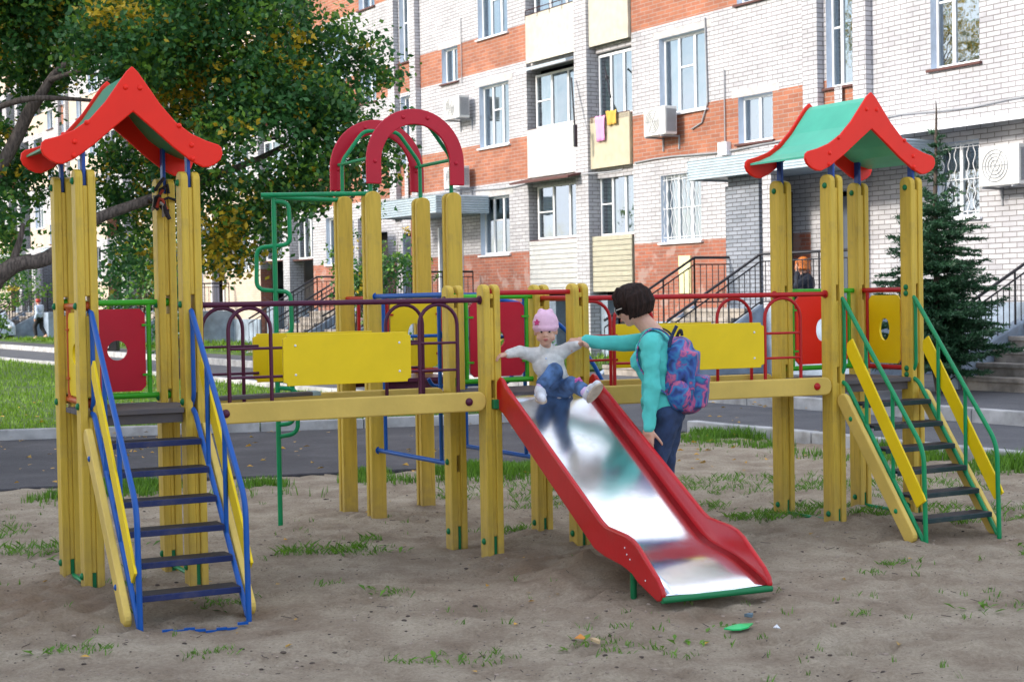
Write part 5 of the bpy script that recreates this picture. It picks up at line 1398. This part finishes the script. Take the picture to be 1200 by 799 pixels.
P, rot = face_head(mb, hc, hf, hu, HR)
mb.rcone(neck0-F.f*.02, .056, hc-hu*HR*.55-hf*.02, .050)
for s in (-1, 1):
    h_, k_, a_ = legs[s]; mb.rcone(h_, .082, k_, .052); mb.rcone(k_, .052, k_.lerp(a_, .35)-F.f*.012, .050); mb.rcone(k_.lerp(a_, .35)-F.f*.012, .050, a_, .034)
    mb.rcone(a_-Z*.03-F.f*.03, .035, a_-Z*.045+F.f*.13, .030); mb.rcone(a_-Z*.045+F.f*.1, .032, a_-Z*.055+F.f*.17, .022)
for a, b, c in ((shN, elN, wrN), (shF, elF, wrF)): mb.rcone(a, .040, b, .030); mb.rcone(b, .030, c, .023)
hand(mb, wrN, (Z*-1+F.f*.12), -F.l, 1.0, .35, .1, 1)
hand(mb, wrF, (F.f+F.l*.12-Z*.02), F.l*-.2-Z, .95, .95, .05, 1)
remesh(mb, 'body', M['skin'], woman, .0055, 4)
eyes(P, HR, rot, woman)
# sweater
mb = MB(); torso(mb, .010)
for a, b, c in ((shN, elN, wrN), (shF, elF, wrF)):
    mb.rcone(a, .060, b, .047); mb.rcone(b, .047, c, .034); d = (c-b).normalized(); mb.tube([c-d*.045, c+d*.004], .036, 14)
mb.rcone(neck0-Z*.03-F.f*.01, .066, neck0+Z*.005, .060)
mb.ball(F(-.015, 0, .875), (.128, .172, .105), 18, 12, 0, Matrix((F.f, F.l, Z)).transposed())
def wr(p, base=V(0,0,0), k=.006):
    n = noise.noise(V(p.x*9, p.y*9, p.z*16))+.5*noise.noise(V(p.x*24, p.y*24, p.z*30)); return p+V(n, noise.noise(p*13), n*.3)*k
remesh(mb, 'sweater', M['aqua'], woman, .006, 6, post=lambda p: wr(wr(p, k=.010), k=.004))
# jeans
mb = MB()
mb.ball(F(-.02, 0, .815), (.112, .155, .100), 18, 12, 0, Matrix((F.f, F.l, Z)).transposed())
for s in (-1, 1):
    h_, k_, a_ = legs[s]; mb.rcone(h_, .096, k_, .066); mb.rcone(k_, .066, a_+Z*.02, .052); mb.ball(h_-F.f*.025-Z*.01, .078, 12, 8)
remesh(mb, 'jeans', M['jeans'], woman, .007, 6, post=lambda p: wr(p, k=.008))
mb = MB()
for s in (-1, 1):
    a_ = legs[s][2]; mb.rcone(a_-Z*.035-F.f*.035, .042, a_-Z*.05+F.f*.12, .034); mb.rcone(a_-Z*.05+F.f*.1, .038, a_-Z*.06+F.f*.18, .025)
remesh(mb, 'shoes', M['black'], woman, .007, 3)
# bob haircut: shell of overlapping locks falling from the crown
mb = MB(); Hrot = rot
mb.ball(P(-.20, 0, .32), (HR*.98, HR*.88, HR*.93), 24, 16, 0, rot)
for k in range(70):
    a = -1.50+3.0*k/69      # angle around the back, 0 = straight back
    b, f_ = math.sin(a), -math.cos(a)
    r0 = .92
    low = -.50+.10*math.cos(a*1.0)*-1 + (.0 if abs(a) < 1.5 else -.03) + .05*noise.noise(V(k*.7, 1, 2))
    p0 = P(-.16+f_*.45, b*.42, 1.08); p1 = P(-.14+f_*1.05, b*1.0, .45); p2 = P(-.14+f_*1.12+.1*abs(b), b*1.06, -.10); p3 = P(-.08+f_*.96+.30*abs(b), b*.96, low-.12*abs(b)+.10*noise.noise(V(k*1.9, 4, 4)))
    mb.tube([p0, p0.lerp(p1, .5)+hu*HR*.12, p1, p2, p3], 0, 7, rads=[HR*.10, HR*.15, HR*.15, HR*.12, HR*.03])
for k in range(9):
    b = -.62+1.24*k/8
    mb.tube([P(.15, b*.5, 1.15), P(.55, b*.8, .82), P(.74-.35*abs(b), b*1.05, .42)], 0, 7, rads=[HR*.14, HR*.12, HR*.05])
remesh(mb, 'hair', M['hair'], woman, .004, 1, post=lambda p: p+(p-hc).normalized()*(.005*noise.noise(V(math.atan2((p-hc).dot(F.l), (p-hc).dot(F.f))*26, p.z*5, 0))))
# sunglasses
mb = MB()
for s in (-1, 1): mb.ball(P(.70, s*.30, .06), (HR*.10, HR*.27, HR*.23), 14, 10, 0, rot)
mb.tube([P(.76, -.1, .12), P(.78, 0, .14), P(.76, .1, .12)], HR*.025, 6)
sg = mb.build('sunglasses', mat('lens_black', (.01, .01, .012), rough=.08), woman)
mb = MB()
for s in (-1, 1): mb.tube([P(.70, s*.50, .13), P(.45, s*.66, .12), P(.0, s*.76, .08)], HR*.03, 6); mb.tube([P(.72+.05*math.cos(a*.5), s*(.27+.25*math.cos(a*.5236)), .08+.2*math.sin(a*.5236)) for a in range(12)], HR*.02, 5, closed=True)
mb.build('sunglasses_frame', mat('frame_pale', (.55, .5, .42), rough=.3), sg)
# backpack worn on her back
def galaxy():
    m, nt, b = new_mat('backpack_print'); N = nt.nodes; L = nt.links
    tc = N.new('ShaderNodeTexCoord'); n = N.new('ShaderNodeTexNoise'); n.inputs['Scale'].default_value = 12; n.inputs['Detail'].default_value = 2.5; n.inputs['Distortion'].default_value = .5; L.new(tc.outputs['Object'], n.inputs[0])
    r = N.new('ShaderNodeValToRGB'); e = r.color_ramp.elements; e[0].position = .30; e[0].color = (.008, .02, .09, 1); e[1].position = .72; e[1].color = (.015, .20, .34, 1)
    for p_, c_ in ((.38, (.02, .07, .30)), (.46, (.03, .20, .42)), (.50, (.12, .07, .28)), (.54, (.50, .12, .20)), (.57, (.42, .08, .26)), (.62, (.03, .05, .20))): k = e.new(p_); k.color = (*c_, 1)
    L.new(n.outputs[0], r.inputs[0]); L.new(r.outputs[0], b.inputs['Base Color']); b.inputs['Roughness'].default_value = .6; return m
GX = galaxy()
bo = F(-.20, .02, .84); bk = empty('backpack', bo); tag(bk, 'blue and pink patterned backpack on the back of the woman in aqua', 'backpack')
mb = MB(); Rm = (Matrix((F.f, F.l, Z)).transposed()) @ Matrix.Rotation(-.10, 3, 'Y')
ax_ = (F.f*math.cos(.12)+Z*math.sin(.12), F.l, Z*math.cos(.12)-F.f*math.sin(.12))
mb.box(F(-.125, 0, 1.01), .165, .28, .34, ax_); mb.ball(F(-.105, 0, 1.17), (.092, .138, .09), 18, 12, 0, Rm); mb.ball(F(-.14, 0, .88), (.105, .145, .07), 18, 12, 0, Rm)
remesh(mb, 'bag', GX, bk, .008, 16, post=lambda p: wr(p, k=.008))
mb = MB(); mb.box(F(-.232, .0, .945), .08, .21, .18, ax_); remesh(mb, 'front_pocket', GX, bk, .008, 12, post=lambda p: wr(p, k=.006))
mb = MB(); mb.ball(F(-.12, .150, .93), (.07, .04, .085), 12, 8, 0, Rm); remesh(mb, 'side_pocket', GX, bk, .008, 3)
for s in (-1, 1):
    mb = MB(); pts = fillet([F(-.10, s*.07, 1.17), F(-.055, s*.085, 1.285), F(.04, s*.105, 1.315), F(.115, s*.115, 1.22), F(.115, s*.145, 1.10), F(.03, s*.165, 1.0), F(-.10, s*.13, .90)], .06, 5)
    n = len(pts); vs = []
    for i, p in enumerate(pts):
        t = (pts[min(n-1, i+1)]-pts[max(0, i-1)]).normalized(); w_ = F.l*s*.6+Z*0+F.f*.0; w_ = (w_-t*w_.dot(t)).normalized()*.019; 
        o_ = t.cross(w_).normalized()*.004
        vs += [p-w_-o_, p+w_-o_, p+w_+o_, p-w_+o_]
    mb.add(vs, [(4*i+a, 4*i+(a+1)%4, 4*i+4+(a+1)%4, 4*i+4+a) for i in range(n-1) for a in range(4)], 0, False)
    mb.build('strap', GX if s > 0 else M['black'], bk)
mb = MB(); mb.tube(fillet([F(-.09, .02, 1.21), F(-.105, .02, 1.27), F(-.125, .02, 1.30), F(-.13, .02, 1.26)], .02), .009, 8); mb.build('handle', M['black'], bk)
mb = MB(); mb.tube(fillet([F(-.065, .12, 1.20), F(-.08, .12, 1.26), F(-.11, .12, 1.32)], .02), .010, 8); mb.build('handle', M['jeans'], bk)

# ---------------- the toddler
tod = empty('person', (.27, 9.05, .955)); tag(tod, 'toddler in pink hat, white cardigan and blue jeans sitting at the top of the slide', 'person')
def ppx(px, py, Y): return V((px-600)/1830*Y+(348.5-py)*.0175/1830*Y, Y, 1.5+(349.5-py)/1830*Y)
tf = V(-.05, -1, -.05).normalized(); tu = V(-.02, -.04, 1).normalized(); TRr = .090
pel, che, nek = ppx(655, 454, 9.12), ppx(643, 428, 9.09), ppx(640, 408, 9.08)
hd = ppx(640.5, 389, 9.04)
rs, re_, rw = ppx(627, 416, 9.08), ppx(610, 411.5, 9.02), ppx(597, 414, 9.005)
ls, le, lw = ppx(657, 414, 9.10), ppx(668, 408, 9.09), ppx(678, 405, 9.05)
rh, rk, ra = ppx(649, 455, 9.08), ppx(651, 434, 8.92), ppx(635, 453, 8.84)
lh, lk, la = ppx(662, 457, 9.08), ppx(671, 450, 8.92), ppx(687, 460, 8.76)
Rt = Matrix((tf, tu.cross(tf), tu)).transposed()
def ttorso(mb, e):
    mb.ball(pel, (.072+e, .088+e, .075+e), 16, 10, 0, Rt); mb.ball(pel.lerp(che, .5), (.070+e, .082+e, .085+e), 16, 10, 0, Rt); mb.ball(che, (.068+e, .082+e, .075+e), 16, 10, 0, Rt)
    mb.rcone(rs, .036+e, ls, .036+e)
mb = MB(); ttorso(mb, -.008); Pt, rt_ = face_head(mb, hd, tf, tu, TRr, True)
for s in (-1, 1): mb.ball(Pt(.32, s*.36, -.34), TRr*.26, 10, 8)
mb.rcone(nek-Z*.01, .032, hd-Z*.04, .032)
for a, b, c in ((rs, re_, rw), (ls, le, lw)): mb.rcone(a, .028, b, .024); mb.rcone(b, .024, c, .018)
for a, b, c in ((rh, rk, ra), (lh, lk, la)): mb.rcone(a, .045, b, .036); mb.rcone(b, .036, c, .026)
hand(mb, rw, (rw-re_), V(.1, .3, -1), .62, .55, .2, -1)
hand(mb, lw, (lw-le), V(0, -.6, -1), .58, .8, .1, 1)
remesh(mb, 'body', M['skin'], tod, .0042, 3)
eyes(Pt, TRr, rt_, tod, .25)
mb = MB(); ttorso(mb, .010)
for a, b, c in ((rs, re_, rw), (ls, le, lw)): mb.rcone(a, .042, b, .035); mb.rcone(b, .036, c, .027)
mb.rcone(nek-Z*.02, .042, nek+Z*.008, .040)
mb.ball(pel+Z*.0, (.092, .103, .068), 16, 10, 0, Rt)
remesh(mb, 'cardigan', M['knitwhite'], tod, .005, 4, post=lambda p: wr(wr(p, k=.009), k=.004))
mb = MB()
for i in range(5):
    p = che.lerp(pel, -.35+i*.28)+tf*(.078+.005*(i % 2))+V(.012, 0, 0); mb.ball(p, (.006, .006, .006), 8, 6)
mb.build('buttons', M['cloudwhite'], tod)
mb = MB(); mb.ball(pel-Z*.015, (.080, .100, .062), 16, 10, 0, Rt)
for a, b, c in ((rh, rk, ra), (lh, lk, la)): mb.rcone(a, .054, b, .045); mb.rcone(b, .045, b.lerp(c, .86), .041)
remesh(mb, 'jeans', M['jeanskid'], tod, .006, 4, post=lambda p: wr(p, k=.008))
mb = MB()
for p in (rh.lerp(rk, .78)+V(-.005, -.040, .028), lk.lerp(la, .35)+V(.01, -.038, .03)):
    for a in range(5): mb.ball(p+V(math.cos(a*1.257)*.014, -.004, math.sin(a*1.257)*.014), (.011, .005, .011), 8, 6)
mb.build('flower_patch', mat('patch_pink', (.55, .12, .35), rough=.8), tod)
for a_, b_ in ((ra, rk), (la, lk)):
    mb = MB(); mb.rcone(a_.lerp(b_, .22), .031, a_, .030); mb.build('sock', mat('sock_lilac', (.60, .45, .70), rough=.9), tod)
def shoe(a, d, up):
    d = d.normalized(); sd = d.cross(up).normalized(); up = sd.cross(d).normalized()
    mb = MB(); mb.rcone(a-d*.012, .034, a+d*.035, .031); mb.rcone(a+d*.03-up*.010, .031, a+d*.078-up*.014, .026); mb.rcone(a, .031, a+up*.015-d*.01, .030)
    o = remesh(mb, 'shoe', M['shoe'], tod, .005, 3)
    s_ = MB(); n = 20; prof = []
    for i in range(n):
        t = 2*math.pi*i/n; x = math.cos(t); y = math.sin(t); prof.append((.032+.074*x, (.033+.004*x)*y))
    s_.prism(prof, a-up*.034, d, sd, up, .014); so2 = s_.build('sole', M['sole'], o, bevel=.003)
    st = MB(); st.tube([a+d*.02+sd*.033-up*.015, a+d*.025+up*.026, a+d*.02-sd*.033-up*.015], .007, 6); st.build('shoe_strap', M['cloudwhite'], o)
shoe(ra+V(-.006, -.01, -.03), V(.10, -.9, -.22), Z)
shoe(la+V(.02, -.012, -.008), V(.42, -.35, .62), V(-.30, .55, .45))
# hat
mb = MB(); hrot = rt_
mb.ball(Pt(-.10, 0, .52), (TRr*.90, TRr*.84, TRr*.90), 22, 14, 0, hrot); mb.ball(Pt(-.06, .0, .30), (TRr*.93, TRr*.86, TRr*.42), 22, 12, 0, hrot)
mb.ball(Pt(-.1, .3, 1.22), TRr*.26, 10, 8); mb.ball(Pt(-.1, -.25, 1.22), TRr*.28, 10, 8)
remesh(mb, 'hat', M['pinkhat'], tod, .005, 3, post=lambda p: p+(p-hd)*.03*noise.noise(p*40))
mb = MB(); st_ = []
for i in range(10): r_ = .020 if i % 2 == 0 else .009; st_.append((r_*math.cos(i*.6283+.3), r_*math.sin(i*.6283+.3)))
mb.prism(st_, Pt(.66, -.52, .66), tu.cross(tf), tu, (tf+V(-.6, 0, .25)).normalized(), .010); mb.build('hat_star', mat('star_magenta', (.55, .03, .16)), tod)

# ---------------- the distant walker
def walker(o, f, H, lab, top, hairm, coat, seated=False):
    Fw = Fr(o, f); r = empty('person', Fw(0, 0, 0)); tag(r, lab, 'person'); k = H/1.7
    q = lambda a, b, c: Fw(a*k, b*k, c*k)
    mb = MB(); h_ = q(.06, 0, 1.56)
    face_head(mb, h_, Fw.f, Z, .115*k); mb.rcone(q(.02, 0, 1.36), .055*k, q(.05, 0, 1.47), .05*k)
    mb.ball(q(0, 0, .95), (.14*k, .17*k, .14*k)); mb.ball(q(0, 0, 1.2), (.13*k, .18*k, .2*k))
    L_ = [(q(0, .09, .88), q(.18, .09, .50), q(.12, .09, .08)), (q(0, -.09, .88), q(-.02, -.09, .48), q(-.26, -.09, .14))]
    for a, b, c in L_: mb.rcone(a, .09*k, b, .06*k); mb.rcone(b, .06*k, c, .04*k); mb.rcone(c-Z*.03*k, .045*k, c+Fw.f*.15*k-Z*.04*k, .035*k)
    A_ = [(q(0, .2, 1.34), q(-.08, .27, 1.08), q(.02, .27, .86)), (q(0, -.2, 1.34), q(.06, -.27, 1.08), q(.2, -.24, .92))]
    for a, b, c in A_: mb.rcone(a, .055*k, b, .045*k); mb.rcone(b, .045*k, c, .032*k); hand(mb, c, (c-b), -Fw.l, k, .4)
    remesh(mb, 'body', M['skin'], r, .012, 3)
    mb = MB(); mb.ball(q(0, 0, 1.22), (.165*k, .21*k, .22*k)); mb.ball(q(0, 0, 1.0), (.18*k, .215*k, .2*k))
    for a, b, c in A_: mb.rcone(a, .08*k, b, .065*k); mb.rcone(b, .065*k, c, .05*k)
    remesh(mb, 'jacket', coat, r, .015, 4, post=lambda p: wr(p, k=.02))
    mb = MB(); mb.ball(q(0, 0, .88), (.16*k, .19*k, .14*k))
    for a, b, c in L_: mb.rcone(a, .11*k, b, .085*k); mb.rcone(b, .085*k, b.lerp(c, .75), .07*k)
    remesh(mb, 'trousers', M['black'], r, .015, 3)
    mb = MB(); mb.ball(h_+Z*.04*k-Fw.f*.01, (.115*k, .105*k, .10*k)); remesh(mb, 'cap', hairm, r, .012, 2); return r
q = V((47-600)/1830*66, 66, .15)
walker((q.x, q.y, q.z), (-.9, .3), 1.72, 'distant pedestrian in pale blue jacket, red cap and black trousers at the far left', None, mat('cap_red', (.45, .03, .02)), M['cloudwhite'])
# ---------------- ginger-haired person on the porch
Fg = Fr(tuple(FP(-5.48, 1.45, 1.30)), (-.9, -.1))
gp = empty('person', Fg(0, 0, 0)); tag(gp, 'ginger-haired person in dark jacket raising a hand, sitting on the porch behind the right tower', 'person')
gh = Fg(.06, 0, .70)
mb = MB(); face_head(mb, gh, Fg.f, Z, .12); mb.rcone(Fg(0, 0, .5), .06, Fg(.04, 0, .6), .055); mb.ball(Fg(-.05, 0, .14), (.16, .19, .14)); mb.ball(Fg(-.02, 0, .35), (.14, .19, .2))
GA = [(Fg(0, .2, .47), Fg(.22, .24, .34), Fg(.17, .10, .60)), (Fg(0, -.2, .47), Fg(.1, -.26, .25), Fg(.28, -.18, .16))]
GLg = [(Fg(0, .1, .12), Fg(.42, .13, .30), Fg(.46, .12, .04)), (Fg(0, -.1, .12), Fg(.42, -.13, .30), Fg(.46, -.12, .04))]
for a, b, c in GA: mb.rcone(a, .05, b, .042); mb.rcone(b, .042, c, .03)
hand(mb, GA[0][2], Z*1+Fg.f*.1, -Fg.f, 1, .3); hand(mb, GA[1][2], Fg.f, -Z, 1, .4)
for a, b, c in GLg: mb.rcone(a, .085, b, .06); mb.rcone(b, .058, c, .042); mb.rcone(c, .04, c+Fg.f*.14, .03)
remesh(mb, 'body', M['skin'], gp, .011, 3)
mb = MB(); mb.ball(Fg(-.02, 0, .36), (.165, .215, .22)); mb.ball(Fg(-.05, 0, .16), (.17, .21, .15))
for a, b, c in GA: mb.rcone(a, .072, b, .06); mb.rcone(b, .058, b.lerp(c, .85), .048)
remesh(mb, 'jacket', mat('jacket_navy', (.015, .02, .035), rough=.8), gp, .012, 4, post=lambda p: wr(p, k=.015))
mb = MB()
for a, b, c in GLg: mb.rcone(a, .10, b, .08); mb.rcone(b, .075, b.lerp(c, .85), .06)
remesh(mb, 'trousers', M['black'], gp, .012, 3)
mb = MB(); mb.ball(gh+Z*.035-Fg.f*.035, (.125, .12, .13))
for k in range(26):
    a = k*.2416+.8*0; d = V(math.cos(a*1.0), math.sin(a*1.0), 0)
    if d.dot(Fg.f) > .55: continue
    p = gh+d*.10+Z*.06; mb.rcone(p, .04, gh+d*.14-Z*(.05+.04*noise.noise(V(k, 0, 0))), .025, 8)
remesh(mb, 'hair', M['ginger'], gp, .010, 2)

# ---------------- small things
# rag knotted round the top of the back right post of the left tower
q = TL['BR']+V(.0, -.065, 2.07); mb = MB(); rr_ = random.Random(5)
for i in range(7):
    a = i*.9; pts = [q+V(math.cos(a)*.06*rr_.uniform(.6, 1.1), -.02+.02*math.sin(a), .06*math.sin(a*1.7)+.05-.02*i)+V(rr_.uniform(-.02, .02), 0, rr_.uniform(-.02, .02)) for a in [a, a+.8, a+1.6, a+2.2]]
    mb.tube([q+(p-q)*.72 for p in pts], .010, 7, i % 3)
mb.tube([q+V(.02, -.02, .0), q+V(.03, -.03, -.05), q+V(.05, -.02, -.10)], .012, 7); mb.tube([q+V(-.03, -.01, .06), q+V(0, -.02, .1), q+V(.02, 0, .13)], .010, 7)
mb.tube([TL['BR']+V(math.cos(a*.524)*.085, math.sin(a*.524)*.085, 2.08+.012*math.sin(a*2)) for a in range(12)], .008, 6, closed=True)
o = mb.build('rag', [mat('rag_cloth', (.02, .015, .018), rough=.9, var=.8, vscale=22), mat('rag_red', (.35, .04, .02), rough=.9), mat('rag_grey', (.30, .28, .26), rough=.9)]); tag(o, 'dark red and black rag knotted round the back right post top of the left tower', 'rag')
# green plastic scrap
def scrap(name, x, y, pts, m, lab, cat, th=.006):
    mb = MB(); n = len(pts); zc = gz(x, y)+.012; vs = []
    cx = sum(p[0] for p in pts)/n; cy = sum(p[1] for p in pts)/n
    top = [(x+a, y+b, gz(x+a, y+b)+.014+th+.008*noise.noise(V(a*40, b*40, 2))) for a, b in pts]; bot = [(a, b, c-th) for a, b, c in top]
    vs = top+bot+[(x+cx, y+cy, zc+.022), (x+cx, y+cy, zc)]
    fs = [(i, (i+1) % n, 2*n) for i in range(n)]+[(n+(i+1) % n, n+i, 2*n+1) for i in range(n)]+[(i, n+i, n+(i+1) % n, (i+1) % n) for i in range(n)]
    mb.add(vs, fs); o = mb.build(name, m); tag(o, lab, cat); return o
g_ = lambda px, py: V(*(lambda Y: ((px-600)/1830*Y, Y, 0))(2745/(py-(350-(px-600)*.0175))))
q = g_(862, 742); scrap('plastic_scrap', q.x, q.y, [(-.07, .0), (-.035, -.025), (0, -.036), (.036, -.025), (.05, .004), (.068, .045), (.036, .036), (.016, .04), (-.024, .04), (-.048, .010)], mat('scrap_green', (.01, .48, .13), rough=.35), 'small bright green plastic scrap on the sand in front of the slide', 'litter')
q = g_(873, 727); scrap('stone', q.x, q.y, [(-.02, 0), (-.01, -.014), (.014, -.012), (.022, .004), (.008, .016), (-.012, .014)], mat('stone_blue', (.10, .16, .20), rough=.7), 'small grey-blue pebble beside the green scrap', 'stone', .014)
q = g_(906, 745); scrap('paper_scrap', q.x, q.y, [(-.016, 0), (0, -.012), (.016, 0), (.004, .014)], M['sillwhite'], 'tiny white paper scrap right of the green scrap', 'litter', .003)
q = g_(692, 757); scrap('stone', q.x, q.y, [(-.022, 0), (-.01, -.016), (.016, -.012), (.022, .004), (.006, .016)], mat('stone_buff', (.50, .36, .20), rough=.8), 'small pale buff stone lying left of the weeds at the front', 'stone', .012)
q = g_(674, 755); scrap('leaf', q.x, q.y, [(-.024, 0), (-.01, -.016), (.016, -.014), (.024, .004), (.006, .018)], mat('leaf_orange', (.60, .24, .04), rough=.7), 'orange leaf on the sand beside the buff stone', 'leaf', .003)
# pale car at the far left
def car(o, f):
    Fc = Fr(o, f); r = empty('parked_car', Fc(0, 0, 0)); tag(r, 'pale silver-blue parked car cut off by the left edge of the photo', 'car')
    prof = [(-2.1, .25), (-2.15, .7), (-2.0, .92), (-1.45, 1.0), (-.85, 1.42), (.35, 1.44), (1.0, 1.02), (1.85, .86), (2.1, .7), (2.15, .28)]
    mb = MB(); mb.prism(prof, Fc(0, 0, 0), Fc.f, Z, Fc.l, 1.66); bd = mb.build('body', paint('car_paint', (.42, .52, .62), rough=.25, coat=.8), r, bevel=.06)
    for s in (-1, 1):
        for a, b in ((-1.15, -.28), (-.22, .62)):
            g_ = MB(); g_.prism([(a, 1.02), (b, 1.02), (min(b, .45), 1.34), (max(a, -.8), 1.34)], Fc(0, s*.835, 0), Fc.f, Z, Fc.l, .012); g_.build('window', mat('car_glass', (.02, .025, .03), rough=.05), r)
        for x in (-1.35, 1.3):
            w_ = MB(); w_.tube([Fc(x, s*.68, .32), Fc(x, s*.86, .32)], .32, 20); wo = w_.build('wheel', mat('tyre', (.02, .02, .02), rough=.9), r, bevel=.02)
            h_ = MB(); h_.tube([Fc(x, s*.85, .32), Fc(x, s*.872, .32)], .19, 16); h_.build('rim', M['acw'], wo)
        h_ = MB(); h_.ball(Fc(2.08, s*.6, .66), (.08, .16, .08), 10, 8); h_.build('headlight', M['white'], r)
    return r
car((-23.6, 70, -.02), (.52, -.85))
# dark box standing on the far road (seen through the hole of the crimson panel)
q = g_(130, 414); mb = MB(); mb.box((q.x, q.y, .22), .46, .4, .4); mb.box((q.x, q.y, .44), .52, .46, .05); o = mb.build('bin', paint('bin_black', (.02, .02, .022)), bevel=.02); tag(o, 'small black bin on the far road seen through the round panel hole', 'bin')
mb = MB(); mb.tube([(q.x-.08, q.y-.205, .22), (q.x-.08, q.y-.215, .22)], .06, 12); mb.build('bin_label', M['white'], o)
# ================================================================== camera and light
cam = bpy.data.cameras.new('camera'); co = bpy.data.objects.new('camera', cam); COL.objects.link(co)
cam.sensor_fit = 'HORIZONTAL'; cam.sensor_width = 23.5; cam.lens = 23.5*1830/1200; cam.clip_end = 2000; cam.clip_start = .1
co.location = (0, 0, 1.5)
co.rotation_euler = (Matrix.Rotation(R(90-1.55), 3, 'X') @ Matrix.Rotation(R(-1.0), 3, 'Z')).to_euler()
cam.dof.use_dof = True; cam.dof.focus_distance = 9.0; cam.dof.aperture_fstop = 5.0
S.camera = co
w = bpy.data.worlds.new('World'); S.world = w; w.use_nodes = True
nt = w.node_tree; bg = nt.nodes['Background']; sk = nt.nodes.new('ShaderNodeTexSky'); sk.sky_type = 'NISHITA'
SUN_EL, SUN_AZ = R(24), R(248)     # azimuth measured clockwise from +Y: the sun stands behind and to the left
sk.sun_disc = False; sk.sun_elevation = SUN_EL; sk.sun_rotation = SUN_AZ; sk.air_density = 1.0; sk.dust_density = 1.5; sk.ozone_density = 1.5
N = nt.nodes; L = nt.links
tc = N.new('ShaderNodeTexCoord'); mp = N.new('ShaderNodeMapping'); mp.inputs['Scale'].default_value = (1, 1, 1.9); L.new(tc.outputs['Generated'], mp.inputs[0])
cn = N.new('ShaderNodeTexNoise'); cn.inputs['Scale'].default_value = 2.1; cn.inputs['Detail'].default_value = 9; cn.inputs['Roughness'].default_value = .55; L.new(mp.outputs[0], cn.inputs[0])
cr_ = N.new('ShaderNodeValToRGB'); cr_.color_ramp.elements[0].position = .44; cr_.color_ramp.elements[1].position = .62; L.new(cn.outputs[0], cr_.inputs[0])
cm_ = N.new('ShaderNodeMix'); cm_.data_type = 'RGBA'; L.new(cr_.outputs[0], cm_.inputs[0]); L.new(sk.outputs[0], cm_.inputs[6]); cm_.inputs[7].default_value = (7.2, 7.4, 8.1, 1)
L.new(cm_.outputs[2], bg.inputs[0]); bg.inputs[1].default_value = .15
sl_ = bpy.data.lights.new('sun', 'SUN'); sl_.energy = 2.2; sl_.angle = R(8); sl_.color = (1, .93, .82)
so = bpy.data.objects.new('sun', sl_); COL.objects.link(so)
dirv = V(math.sin(SUN_AZ)*math.cos(SUN_EL), math.cos(SUN_AZ)*math.cos(SUN_EL), math.sin(SUN_EL))
so.rotation_euler = dirv.to_track_quat('Z', 'Y').to_euler(); so.location = (-20, -10, 20)
S.view_settings.view_transform = 'Standard'; S.view_settings.look = 'None'; S.view_settings.exposure = 1.08; S.view_settings.gamma = 1
S.view_settings.use_curve_mapping = False
